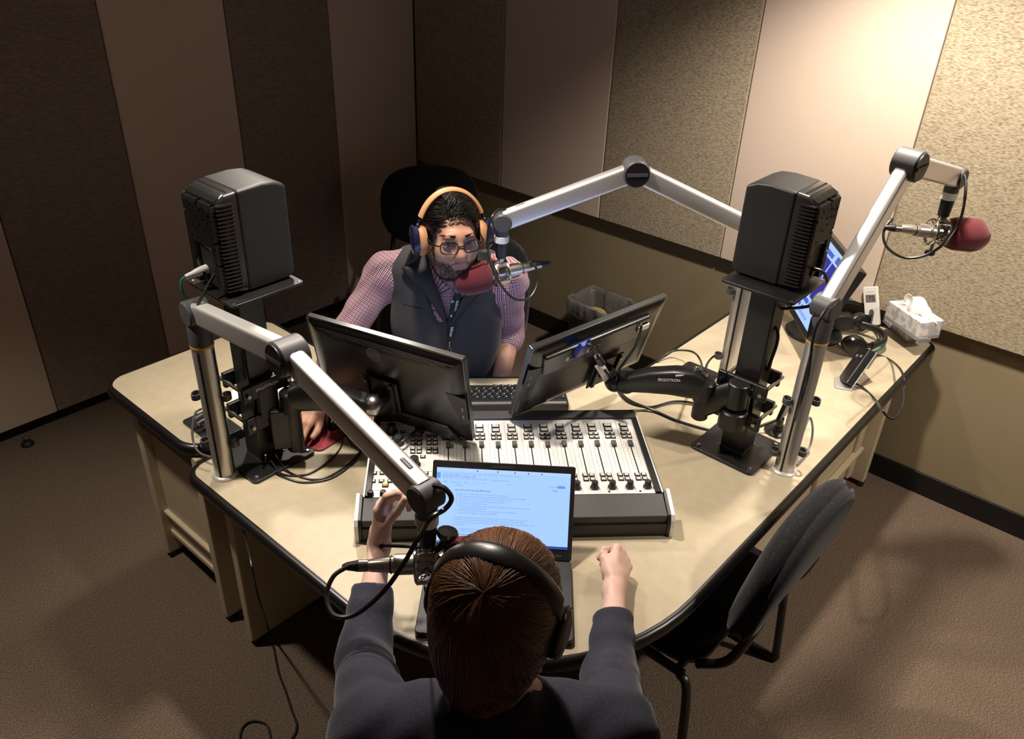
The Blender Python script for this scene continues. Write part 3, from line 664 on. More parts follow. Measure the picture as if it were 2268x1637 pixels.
monitor_arm('black monitor arm clamped to the right loudspeaker stand', colR, (.935,.835), at(1556,880,.88)[:2], (.81,.90), monR, FR_, cR, lR[:2], True, A(1,0), .925)
# ------------------------------------------------------------------ third monitor, near the right wall
def blue_monitor():
    B = at(1788,760,.78); T = None; a = nrm((at(1725,650,.78)-B)*A(1,1,0))
    Ts = [dep(1904,599,d) for d in np.arange(2.3,3.1,.01)]; T = min(Ts, key=lambda q: abs((q-B)@a)); up = nrm(T-B-a*((T-B)@a)); h = np.linalg.norm(T-B); x = -a; z = np.cross(x, up); F = np.array([x, up, z]).T; w = .50
    c = B+a*w/2+up*h/2; base = A(c[0],c[1],DZ)-z*A(1,1,0)*.06
    t = thing('computer_monitor', 'monitor with a blue software screen standing near the right wall behind the right loudspeaker', 'monitor', c, F)
    MB().prism(rrect(w,h,.006), -.030, -.001).build('bezel', M['mon'], t, bevel=.002)
    def E(n, c, s): return mat(n, tuple(q*.2 for q in c), .3, emit=(c, s))
    sw, sh = w-.032, h-.040; pale = E('lit pale blue window', (.34,.52,1.0), 1.05); navy = E('lit navy list', (.03,.03,.30), .9); mid = E('lit mid blue bar', (.07,.12,.50), .9)
    s = MB().box((0,.003,-.0004),(sw,sh,.001)).build('screen', pale, t)
    def r(x0,x1,y0,y1,m,nm='list_pane'): MB().box(((x0+x1)/2*sw-sw/2,(y0+y1)/2*sh-sh/2+.003,.0006),((x1-x0)*sw,(y1-y0)*sh,.0006)).build(nm, m, s)
    r(.05,.62,.30,.52,navy); r(.05,.62,.54,.84,navy); r(.64,.80,.30,.84,navy); r(.82,.97,.42,.84,navy); r(.05,.60,.87,.93,mid,'tool_bar'); r(.66,.80,.87,.96,mid,'tool_bar'); r(.83,.97,.88,.93,mid,'tool_bar')
    for k in range(5): r(.30+.08*k,.35+.08*k,.10,.15,mid,'key_label')
    for k in range(4): r(.46+.12*k,.56+.12*k,.20,.26,mid,'key_label')
    text('lettering','K-NEWSROOM',.014,mid,s,A(.10,-sh/2+.02,.0012),np.eye(3),.0001)
    bl = F.T@(base-c)
    st = thing0 = None
    o = MB().lathe([(.105,0),(.105,.006),(.098,.012),(.03,.018),(.0,.018)],base,(0,0,1),40).build('stand_base', M['monfine'], None); o.parent = t; o.matrix_parent_inverse = (Matrix.Translation(Vector(c))@Matrix([list(map(float,q)) for q in F]).to_4x4()).inverted()
    o = MB().bar(base+A(0,0,.012),base+A(0,0,.20),.06,.022,up=z).build('stand_neck', M['monfine'], None, bevel=.004); o.parent = t; o.matrix_parent_inverse = (Matrix.Translation(Vector(c))@Matrix([list(map(float,q)) for q in F]).to_4x4()).inverted()
    for o in (o,): pass
blue_monitor()
# ------------------------------------------------------------------ loudspeakers on stands
M['spk'] = mat('black speaker enclosure', (.016,.015,.015), .48, spec=.5, bump=(700,.15,.0005,(1,1,1)))
M['fin'] = mat('cast heat sink', (.026,.025,.025), .26, spec=.9)
M['alu'] = mat('silver anodised arm', (.82,.81,.80), .38, .8)
M['post'] = mat('brushed steel post', (.56,.54,.52), .34, .7, noise=(40,(.60,.58,.56),2,(30,30,1),.3,.7))
M['joint'] = mat('dark grey joint', (.075,.075,.08), .5)
M['gold'] = mat('amber ring', (.75,.42,.07), .4)
M['cable'] = mat('black cable', (.012,.012,.012), .38)
M['cableg'] = mat('green cable', (.02,.16,.11), .45)
PLZ = 1.235
def stand(label, c, pc):
    t = thing('speaker_stand', label, 'speaker stand', (*c, DZ), group=None)
    MB().prism(rrect(.205,.205,.014), 0, .010, o=(0,0,0)).build('base_plate', M['blkmetal'], t, bevel=.0015)
    for sx in (-1,1):
        for sy in (-1,1): MB().lathe([(.0075,.010),(.0075,.0115),(.006,.0145),(.0,.016)],(sx*.085,sy*.085,0),n=14).build('bolt', M['steel'], t)
    MB().box((0,0,(PLZ-DZ)/2+.002),(.075,.075,PLZ-DZ-.012)).build('column', M['blkmetal'], t, bevel=.004)
    MB().prism([(-.0385,-.0385),(.0385,-.0385),(.0385,.0385),(-.0385,.0385)], .010,.014).build('weld_seam', M['steel'], t)
    q = A(*pc,0)-A(*c,0)
    MB().prism(rrect(.21,.21,.010), PLZ-DZ-.008, PLZ-DZ, o=q).build('top_plate', M['blkmetal'], t, bevel=.0015)
    MB().prism(rrect(.12,.12,.004), PLZ-DZ-.014, PLZ-DZ-.008, o=q*.5).build('flange', M['blkmetal'], t)
    for sx in (-1,1):
        for sy in (-1,1): MB().lathe([(.004,0),(.004,.001),(.0,.0022)],q+A(sx*.095,sy*.095,PLZ-DZ),n=10).build('bolt', M['steel'], t)
    return t
plL, plR = (2.172,1.715), (1.160,2.685)
stand('black steel loudspeaker stand on the left of the desk beside the red mouse mat', colL, plL)
stand('black steel loudspeaker stand on the right of the desk in front of the rear post', colR, plR)
def speaker(label, c, ang, port):
    """local: -y front, +y back"""
    t = thing('loudspeaker', label, 'loudspeaker', (*c, PLZ), rz(ang)); W, D, Hh = .152, .195, .265; yb = .042
    F = frame(x=A(0,1,0), y=A(0,0,1))
    prof = [(-D/2+.010,.004),(yb,.004),(yb,Hh-.004),(-.03,Hh),(-D/2+.03,Hh-.004),(-D/2,Hh-.018),(-D/2,.02)]
    b = MB().prism(prof, -W/2, W/2, F).build('enclosure', M['spk'], t, bevel=.009, seg=4)
    MB().prism(rrect(W-.05,.09,.02), -D/2-.001, -D/2+.002, frame(x=A(1,0,0),z=A(0,1,0)), (0,0,0)).build('front_trim', M['blk'], t) if 0 else None
    MB().lathe([(.062,0),(.060,.006),(.050,.004),(.02,-.006),(.0,-.004)],(0,-D/2+.002,.088),(0,-1,0),30).build('woofer', M['rubber'], t)
    MB().lathe([(.03,0),(.028,.004),(.012,-.002),(.0,.002)],(0,-D/2+.004,.198),(0,-1,0),24).build('tweeter', M['steel'], t)
    # cast rear with ribs on the sides and top and a pattern of ribs on the back
    tw, th_ = W-.020, Hh-.020; ye = D/2
    def ring(y, w, z0, z1, r): return [(x, y, z+ (z0+z1)/2) for x, z in rrect(w, z1-z0, r, 4)]
    R0, R1, R2 = ring(yb,W-.001,.004,Hh-.004,.012), ring(yb+.028,W-.004,.006,Hh-.007,.014), ring(ye-.006,tw,.012,Hh-.024,.012)
    n = len(R0); vs = R0+R1+R2; fs = [(i*n+k,i*n+(k+1)%n,(i+1)*n+(k+1)%n,(i+1)*n+k) for i in range(2) for k in range(n)]+[tuple(range(n-1,-1,-1)),tuple(range(2*n,3*n))]
    hs = MB().add(vs, fs).build('heat_sink', M['fin'], t, sharp=25)
    mb = MB()
    for k in range(23):
        z = .018+k*(Hh-.048)/22
        for s in (-1,1): mb.bar((s*(W/2-.0008),yb+.012,z),(s*(tw/2+.0045),ye-.002,z),.0034,.009,up=A(0,0,1) if 0 else A(s,0,0))
    for k in range(15):
        x = -tw/2+.006+k*(tw-.012)/14; mb.bar((x,yb+.014,Hh-.0065),(x,ye-.003,Hh-.0235),.0032,.007,up=(0,0,1))
    rn = random.Random(5)
    for k in range(19):                      # vertical ribs on the back, broken by pegs, left out over the recess
        x = -tw/2+.004+k*(tw-.008)/18; z = .014
        top = Hh-.027
        segs = [(.125,top)] if abs(x) < tw*.30 else [(.014,top)]
        for a, c_ in segs:
            z = a
            while z < c_-.01:
                L = rn.uniform(.03,.09); e = min(z+L, c_); mb.box((x,ye+.0005,(z+e)/2),(.0026,.014,e-z)); z = e+rn.choice((.0,.004,.007))
    mb.build('ribs', M['fin'], hs)
    MB().box((0,ye-.0055,.066),(tw*.58,.004,.092)).build('socket_recess', M['slot'], hs)
    MB().prism([(-tw*.29,.112),(tw*.30,.128),(tw*.30,.158),(-tw*.22,.150)],0,.0045,frame(x=A(1,0,0),y=A(0,0,1)),(0,ye+.0025,0)).build('rating_plate', mat('grey rating plate',(.10,.10,.105),.4), hs)
    for k in range(3):
        for q in range(2): MB().cyl((-.02+.02*k,ye-.002,.185+.02*q),(-.02+.02*k,ye+.005,.185+.02*q),.004).build('switch', M['blk'], hs)
    MB().cyl((.02,ye-.004,.05),(.02,ye+.012,.045),.009,c=.001).build('signal_socket', M['blk'], t)
    return t
spL = speaker('black loudspeaker on the left stand, its top catching the light', (2.163,1.706), -PI/2, 0)
spR = speaker('black loudspeaker on the right stand, its ribbed back towards the wall', (1.130,2.672), 0, 0)
# ------------------------------------------------------------------ sprung microphone booms
def plane_hit(px, py, o, n): return onp(px, py, o, n)
ARM = rrect(.040,.057,.011,4)
def boom(label, base, zr, zp, elbow, E, tip, slots, clips, clip_ang, hidden=0):
    b = A(*base,DZ); P0 = A(base[0],base[1],zp); pl = nrm(np.cross(A(*(E-P0)[:2],0), A(0,0,1)))
    T = plane_hit(*tip, P0, pl); t = thing('microphone_boom', label, 'microphone arm', b)
    W = dict(world=True)
    MB().lathe([(.037,0),(.037,.003),(.034,.007),(.028,.009)],b,(0,0,1),36).build('base_flange', mat('white flange',(.62,.60,.57),.35,.3), t, **W)
    MB().cyl(b+A(0,0,.004),A(base[0],base[1],zr),.0282,n=40).build('post', M['post'], t, **W)
    mb = MB()
    for a in slots:
        d = nrm(CAM*A(1,1,0)-b*A(1,1,0)); s = A(-d[1],d[0],0); q = d*math.cos(a)+s*math.sin(a)
        mb.box((b+A(0,0,zr))/2+A(0,0,.02)*0+A(0,0,b[2]/2-b[2]/2)+q*.0270+A(0,0,.0)*0, (.0035,.0062,(zr-DZ)-.02), frame(x=q,y=np.cross(A(0,0,1),q))) if 0 else mb.box(A(b[0],b[1],(zr+DZ)/2)+q*.0270,(.0035,.0060,(zr-DZ)-.02),frame(x=q,y=np.cross(A(0,0,1),q)))
    mb.build('slot', M['slot'], t, **W)
    MB().cyl(A(base[0],base[1],zr),A(base[0],base[1],zr+.006),.0298,n=36).build('ring', M['gold'], t, **W)
    MB().lathe([(.0295,0),(.0295,.055),(.026,.066),(.023,zp-zr-.02)],A(base[0],base[1],zr+.006),(0,0,1),32).build('swivel', M['joint'], t, **W)
    MB().cyl(P0-pl*.030,P0+pl*.030,.033,c=.004,n=32).build('shoulder_joint', M['joint'], t, **W)
    for k, (p, q) in enumerate(((P0,E),(E,T))):
        d = nrm(q-p); MB().sweep([p+d*.018,q-d*.012],ARM,up=np.cross(pl,d) if np.cross(pl,d)[2] > 0 else -np.cross(pl,d)).build('lower_arm' if k == 0 else 'upper_arm', M['alu'], t, sharp=40, **W)
    s = pl if pl@(CAM-E) > 0 else -pl
    ej = MB().cyl(E-pl*.033,E+pl*.033,.040,c=.004,n=36).build('elbow_joint', M['joint'], t, **W)
    MB().cyl(E+s*.030,E+s*.032,.031,n=36).build('joint_cap', M['blk'], ej, **W) if 0 else None
    c_ = MB().cyl(E+s*.0325,E+s*.0355,.035,n=36).build('joint_cap', M['blk'], t, **W)
    rg = nrm(RGT-s*(RGT@s)); MB().bar(E+s*.0365-rg*.030,E+s*.0365+rg*.030,.009,.003,up=s).build('cap_ridge', M['joint'], t, **W)
    dn = nrm(E-P0); MB().cyl(P0+dn*.012+A(0,0,.026),P0+dn*.018+A(0,0,.036),.010,.007).build('lock_button', M['joint'], t, **W)
    MB().cyl(T-pl*.026,T+pl*.026,.029,c=.004,n=30).build('tip_joint', M['joint'], t, **W)
    du = nrm(T-E); MB().lathe([(.009,0),(.009,.028),(.005,.034)],T-du*.045+A(0,0,.022),-du,14).build('cable_grommet', M['joint'], t, **W)
    for z, sd in clips:
        d = A(math.cos(clip_ang),math.sin(clip_ang),0)*sd; p = A(base[0],base[1],z)+d*.029; q = np.cross(A(0,0,1),d); u = [p+q*.012*k+d*.004 for k in(-1,1)]
        ring = [p+d*(.011-.011*math.cos(a))+q*.014*math.sin(a) for a in np.linspace(.35,2*PI-.35,14)]
        MB().sweep(ring,[(-.0015,-.008),(.0015,-.008),(.0015,.008),(-.0015,.008)]).build('cable_clip', M['joint'], t, **W)
    z0 = T[2]-.022
    MB().lathe([(.021,.0),(.021,.018),(.0225,.022)],T-A(0,0,.044),(0,0,1),24).build('tip_swivel', M['joint'], t, **W)
    MB().cyl(T-A(0,0,.066),T-A(0,0,.044),.0225,n=28,c=.002).build('white_collar', M['white'], t, **W)
    MB().lathe([(.016,0),(.017,.012),(.019,.045),(.019,.05)],T-A(0,0,.116),(0,0,1),24).build('stem', M['blk'], t, **W)
    return t, P0, T
def onsph(px, py, P, L, far):
    d = ray(px,py); o = CAM-P; a = d@d; b = 2*d@o; c = o@o-L*L; D = max(b*b-4*a*c,0); return CAM+d*((-b+(1 if far else -1)*math.sqrt(D))/2/a)
bL = at(500,1050,DZ)[:2]; pL_ = A(*bL,1.199); EL = onsph(640,787,pL_,.455,False); EL[0] = EL[0]
boom1, _, T1 = boom('silver microphone boom on the left front corner, reaching to the woman', bL, 1.103, 1.199, 0, EL, (944,1098), (-.5,1.0), ((.95,1),(.95,-1),(.80,1),(.80,-1)), math.atan2(RGT[1],RGT[0]))
bR = at(1736,1040,DZ)[:2]; pR_ = A(*bR,1.221); ER = onsph(2013,364,pR_,.42,True)
boom2, _, T2 = boom('silver microphone boom on the right front edge, reaching up to the right wall', bR, 1.120, 1.221, 0, ER, (2116,392), (-.25,2.2), ((.93,1),(.93,-1),(.755,1),(.755,-1)), math.atan2(RGT[1],RGT[0]))
bB = at(1605,850,DZ)[:2]; pB_ = A(*bB,1.245); EB = onsph(1407,380,pB_,.43,False)
boom3, _, T3 = boom('silver microphone boom behind the right loudspeaker, reaching over to the man', bB, 1.15, 1.245, 0, EB, (1112,490), (-.15,), ((1.04,1),(1.04,-1),(.80,-1)), math.atan2(RGT[1],RGT[0]))
M['foam'] = mat('burgundy foam', (.105,.020,.026), .95, spec=.1, noise=(500,(.15,.03,.038),2,(1,1,1),.35,.65), bump=(650,.8,.0015,(1,1,1)), sheen=.4)
M['nickel'] = mat('fawn nickel', (.60,.56,.50), .28, .9)
def microphone(label, T, d, foam=True, off=(0,0,0), knob=1):
    d = nrm(d); c = T-A(0,0,.168)+A(*off); t = thing('microphone', label, 'microphone', c); W = dict(world=True); s = nrm(np.cross(d,A(0,0,1))); u = np.cross(s,d)
    MB().cyl(T-A(0,0,.128),T-A(0,0,.108),.012,n=16).build('mount_thread', M['steel'], t, **W)
    # spider shock mount: two nickel rings joined by struts, elastic cords
    for k in (-.019,.019):
        MB().tube([c+d*k+(s*math.cos(a)+u*math.sin(a))*.037 for a in np.linspace(0,2*PI,29)],.0045,8).build('mount_ring', M['chrome'], t, **W)
    for a in (PI/2-.5,PI/2+.5,PI*1.17,PI*1.83):
        p = c+(s*math.cos(a)+u*math.sin(a))*.037; MB().bar(p-d*.022,p+d*.022,.013,.006,up=p-c).build('mount_strut', M['chrome'], t, bevel=.001, **W)
    MB().bar(c+u*.036,T-A(0,0,.118),.022,.012,up=d).build('mount_yoke', M['chrome'], t, bevel=.002, **W)
    mb = MB()
    for k in range(8):
        a = 2*PI*k/8; p0 = c+(s*math.cos(a)+u*math.sin(a))*.036; 
        for e in (-.017,.017): mb.tube([p0+d*e,c+(s*math.cos(a+.4)+u*math.sin(a+.4))*.023],.0013,5)
    mb.build('elastic_cord', M['rubber'], t, **W)
    if knob:
        MB().cyl(c-u*.036,c-u*.062,.0055,n=12).build('knob_shaft', M['chrome'], t, **W); MB().lathe([(.011,0),(.015,.004),(.015,.010),(.010,.014)],c-u*.060,-u,20).build('knob', M['blk'], t, **W)
    MB().lathe([(.011,0),(.0125,.004),(.0165,.05),(.0205,.052),(.0205,.17)],c-d*.115,d,26).build('body', M['nickel'], t, **W)
    MB().cyl(c-d*.072,c-d*.070,.0175,n=24).build('body_band', M['slot'], t, **W)
    MB().lathe([(.0055,0),(.008,.006),(.0105,.022),(.0115,.026),(.0115,.045)],c-d*.163,d,20).build('connector', M['blk'], t, **W)
    MB().lathe([(.0118,0),(.0118,.018)],c-d*.133,d,20).build('connector_sleeve', M['steel'], t, **W)
    prof = [(.030,.0),(.044,.004),(.049,.02)]+[(.050*math.cos(a)**.8 if a < 1.56 else 0.0,.068+.052*math.sin(a)) for a in np.linspace(0,PI/2,12)]
    MB().lathe(prof,c+d*.033,d,40).build('windscreen', M['foam'], t, sharp=0, **W)
    return t, c, d
up2 = nrm(UPV)
mic1, c1, d1 = microphone('nickel microphone beside the head of the woman, cable loop hanging left of it', T1, RGT+A(0,0,.05))
mic2, c2, d2 = microphone('microphone with burgundy foam hanging in front of the right wall', T2, RGT*1-UPV*.08+FWD*.05)
mic3, c3, d3 = microphone('microphone with burgundy foam in front of the chin of the man', T3, -RGT*.95-UPV*.22-FWD*.25, knob=0)
# small shock mount knob with a maker badge and side lever, woman's microphone
kb = c1+A(0,0,.055)+RGT*.035
MB().tube([c1+A(0,0,.03)+RGT*.012,kb],.008,10).build('knob_shaft', M['blk'], mic1, world=True); MB().lathe([(.009,0),(.020,.016),(.022,.020),(.019,.025),(.0,.026)],kb,UPV+RGT*.2-FWD*.4,22).build('side_knob', mat('dark chrome knob',(.10,.09,.085),.2,.9), mic1, world=True)
MB().tube([c1+A(0,0,.042)-RGT*.005,c1+A(0,0,.046)-RGT*.085],[.004,.003],8).build('lever', M['blk'], mic1, world=True); MB().ball(c1+A(0,0,.046)-RGT*.087,.006).build('lever_tip', M['blk'], mic1, world=True)
def cable(name, label, pts, r, m='cable', cat='cable', sm=10, group=None):
    o = MB().tube(pts, r, 8, sm).build(name, M[m] if isinstance(m,str) else m); return tag(o, label, cat, group)
def D(px, py, base, k=0): return dep(px, py, (base-CAM)@FWD+k)
cable('microphone_cable','thick black cable looping from the left boom to the microphone by the woman',[D(960,1075,T1,-.02),D(985,1082,T1,-.03),D(1000,1105,T1,-.03),D(985,1128,T1,-.02),D(952,1150,T1,-.035),D(925,1195,c1,-.06),D(888,1258,c1,-.06),D(845,1315,c1,-.06),D(785,1362,c1,-.05),D(740,1362,c1,-.04),D(723,1320,c1,-.02),D(740,1275,c1,-.01),D(775,1253,c1),c1-d1*.165],.0048)
cable('microphone_cable','black cable looping below the microphone at the right wall',[D(2125,380,T2,-.02),D(2138,395,T2,-.04),D(2137,440,T2,-.045),D(2125,490,c2,-.05),D(2090,540,c2,-.04),D(2045,567,c2,-.02),D(2000,570,c2),D(1965,548,c2),D(1957,515,c2),D(1975,485,c2),c2-d2*.165],.0042)
cable('microphone_cable','black cable looping right of the microphone of the man',[D(1130,468,T3,-.01),D(1105,465,T3,-.02),D(1086,490,T3,-.03),D(1080,540,c3,-.04),D(1090,590,c3,-.05),D(1112,635,c3,-.05),D(1140,662,c3,-.03),D(1172,660,c3,-.01),D(1190,630,c3),D(1188,595,c3),D(1175,580,c3),c3-d3*.165],.004)
# ------------------------------------------------------------------ people
from mathutils.bvhtree import BVHTree
def bvh(v, q): return BVHTree.FromPolygons([tuple(p) for p in v], [tuple(int(i) for i in f) for f in q])
def on_mesh(tree, px, py, lift=.0):
    d = nrm(ray(px, py)); h = tree.ray_cast(Vector(CAM), Vector(d))
    return None if h[0] is None else np.array(h[0])-d*lift
def head_prims(C, F, s, fem=0):
    L = lambda x,y,z: C+F@(A(x,y,z)*s); P = []
    e = lambda c, r, k, op='u', G=None: P.append(ell(L(*c), A(*r)*s, F if G is None else G, k*s, op)); c_ = lambda a, b, ra, rb, k, op='u': P.append(cap(L(*a), L(*b), ra*s, rb*s, k*s, op))
    e((0,-.018,.035),(.074,.094,.083),.02); e((0,.030,-.030),(.062,.060,.082),.03); e((0,.052,-.068),(.043,.036,.040),.03)
    c_((-.026,.062,-.092),(.026,.062,-.092),.018,.018,.03); e((0,.074,-.092),(.018,.014,.016),.02)
    for x in (-1,1):
        e((x*.037,.062,-.026),(.025,.022,.026),.03); c_((x*.062,.0,-.045),(x*.041,.045,-.090),.019,.017,.03)
    c_((-.034,.082,.028),(.034,.082,.028),.013,.013,.02)
    for x in (-1,1): e((x*.033,.102,.006),(.022,.018,.013),.014,'s')
    c_((0,.088,.018),(0,.108,-.020),.0085,.0115,.014); e((0,.109,-.027),(.0135,.0125,.0115),.008)
    for x in (-1,1):
        e((x*.0125,.098,-.031),(.008,.010,.008),.007); c_((x*.047,.081,.012),(x*.016,.088,.018),.005,.006,.008); c_((x*.046,.080,.000),(x*.018,.086,-.003),.004,.004,.006)
    e((0,.083,-.058),(.030,.018,.020),.014)
    c_((-.022,.090,-.0565),(.022,.090,-.0565),.0048,.0048,.006); c_((-.018,.091,-.0675),(.018,.091,-.0675),.0055,.0055,.006); c_((-.026,.100,-.0622),(.026,.100,-.0622),.0022,.0022,.004,'s')
    for x in (-1,1): e((x*.079,-.004,-.004),(.008,.019,.031),.006)
    return P, L
def hand_prims(w, d, n, side, curls, thumb=None, sc=1., spread=.0):
    d = nrm(d); n = nrm(n-d*(n@d)); s = np.cross(d, n)*side; P = []; tips = []
    Ls = (.086,.089,.084,.076); offs = (.029,.0095,-.0095,-.027); ph = ((.043,.027,.021),(.047,.031,.022),(.043,.028,.021),(.033,.021,.019)); rr = (.0092,.0095,.0090,.0080)
    K = lambda a,b,c: w+(d*a+s*b+n*c)*sc
    P.append(cap(K(-.03,0,0),K(.012,0,0),.0225*sc,.0235*sc,.02))
    for i in range(4): P.append(cap(K(.008,offs[i]*.6,0),K(Ls[i],offs[i],.002),.0145*sc,rr[i]*1.18*sc,.014))
    P.append(ell(K(.035,.024,-.010),A(.030,.015,.017)*sc,np.array([d,s,n]).T,.015)); P.append(ell(K(.045,-.022,-.009),A(.032,.013,.014)*sc,np.array([d,s,n]).T,.012))
    for i in range(4):
        p = K(Ls[i],offs[i],.002); a = 0; sp = (offs[i]/.03)*spread
        for j in range(3):
            a += math.radians(curls[i][j]); dr = nrm(d*math.cos(a)-n*math.sin(a)+s*sp*math.cos(a)); q = p+dr*ph[i][j]*sc
            r0 = rr[i]*sc*(1,.92,.84)[j]; r1 = rr[i]*sc*(.93,.84,.74)[j]; P.append(cap(p,q,r0,r1,.003 if j else .008))
            if j < 2: P.append(ell(q,rr[i]*sc*.98*(1,.9)[j],None,.003))
            p = q
        tips.append((p, dr))
    if thumb is None: tp = [K(.022,.020,-.010),K(.058,.042,-.018),K(.085,.050,-.020),K(.108,.050,-.022)]
    else: tp = [K(.020,.020,-.010)]+list(thumb(K, tips))
    for a, b, r0, r1, k in zip(tp, tp[1:], (.0135,.0112,.0100), (.0112,.0100,.0085), (.014,.005,.004)): P.append(cap(a,b,r0*sc,r1*sc,k))
    tips.append((tp[-1], nrm(tp[-1]-tp[-2]))); return P, tips, (d,s,n)
def nails(tips, n, par, m, sc=1.):
    for (p, dr) in tips:
        nn = nrm(n-dr*(n@dr)) if abs(n@dr) < .97 else axis(dr)[:,0]
        MB().ball(p-dr*.001*sc+nn*.0052*sc,(.0052*sc,.0068*sc,.0022*sc),frame(x=np.cross(dr,nn),y=dr),10,6).build('fingernail', m, par, world=True)
def skin_mat(name, c, dark, sss=.12):
    m = mat(name, c, .48, spec=.4, sss=sss, bump=(900,.12,.0006,(1,1,1))); attr_tint(m, 'tone', c, dark); nt = m.node_tree
    mx = [x for x in nt.nodes if x.type == 'MIX'][0]; tc = nt.nodes.new('ShaderNodeTexCoord'); t = nt.nodes.new('ShaderNodeTexNoise'); t.inputs['Scale'].default_value = 28; t.inputs['Detail'].default_value = 3; nt.links.new(tc.outputs['Object'], t.inputs['Vector'])
    h = nt.nodes.new('ShaderNodeMix'); h.data_type = 'RGBA'; h.blend_type = 'MULTIPLY'; h.inputs[0].default_value = .5
    r = nt.nodes.new('ShaderNodeValToRGB'); r.color_ramp.elements[0].position = .35; r.color_ramp.elements[0].color = (.86,.70,.66,1); r.color_ramp.elements[1].position = .65; r.color_ramp.elements[1].color = (1,1,1,1)
    nt.links.new(t.outputs['Fac'], r.inputs[0]); nt.links.new(mx.outputs[2], h.inputs[6]); nt.links.new(r.outputs[0], h.inputs[7]); nt.links.new(h.outputs[2], nt.nodes['Principled BSDF'].inputs['Base Color']); return m
def plaid_mat():
    m = mat('small red and navy check cotton', (.8,.78,.78), .8, spec=.15, bump=(500,.15,.0006,(1,1,1))); nt = m.node_tree; L = nt.links; b = nt.nodes['Principled BSDF']
    uv = nt.nodes.new('ShaderNodeUVMap'); uv.uv_map = 'weave'; sx = nt.nodes.new('ShaderNodeSeparateXYZ'); L.new(uv.outputs[0], sx.inputs[0])
    def mth(op, a, c=None):
        n = nt.nodes.new('ShaderNodeMath'); n.operation = op
        if isinstance(a,(int,float)): n.inputs[0].default_value = a
        else: L.new(a, n.inputs[0])
        if c is not None:
            if isinstance(c,(int,float)): n.inputs[1].default_value = c
            else: L.new(c, n.inputs[1])
        return n.outputs[0]
    out = None; cols = []
    for ax in (0,1):
        f = mth('FRACT', mth('MULTIPLY', sx.outputs[ax], 1/.0115))
        r = nt.nodes.new('ShaderNodeValToRGB'); r.color_ramp.interpolation = 'CONSTANT'; L.new(f, r.inputs[0]); e = r.color_ramp.elements
        e[0].position = 0; e[0].color = (.80,.76,.78,1); e[1].position = .24; e[1].color = (.065,.07,.19,1)
        for p, c in ((.46,(.82,.78,.80)),(.76,(.60,.15,.14))): x = e.new(p); x.color = (*c,1)
        cols.append(r.outputs[0])
    ml = nt.nodes.new('ShaderNodeMix'); ml.data_type = 'RGBA'; ml.blend_type = 'MULTIPLY'; ml.inputs[0].default_value = .9; L.new(cols[0], ml.inputs[6]); L.new(cols[1], ml.inputs[7]); L.new(ml.outputs[2], b.inputs['Base Color'])
    return m
def along_uv(v, segs):
    """thread coordinates for cloth: distance along the nearest limb axis and around it"""
    best = np.full(len(v), 1e9); uv = np.zeros((len(v),2)); acc = 0
    for a, b, r, up in segs:
        a, b = np.asarray(a), np.asarray(b); ba = b-a; L = np.linalg.norm(ba); d = ba/L; t = np.clip((v-a)@d, 0, L); w = v-a-t[:,None]*d; dist = np.linalg.norm(w,axis=1)-r
        x = nrm(np.asarray(up,float)-d*(np.asarray(up,float)@d)); y = np.cross(d,x); th = np.arctan2(w@y, w@x); m = dist < best
        best[m] = dist[m]; uv[m,0] = (th*r)[m]; uv[m,1] = (((v-a)@d)+acc)[m]; acc += L
    return uv
def folds(amp, f, dirs):
    D_ = [nrm(x) for x in dirs]
    def w(P, d):
        q = np.zeros(len(P))
        for i, x in enumerate(D_): q += np.sin((P@x)*f*(1+.37*i)+1.7*i+2.2*np.sin((P@D_[i-1])*f*.43+i))
        return d+amp*q/len(D_)
    return w
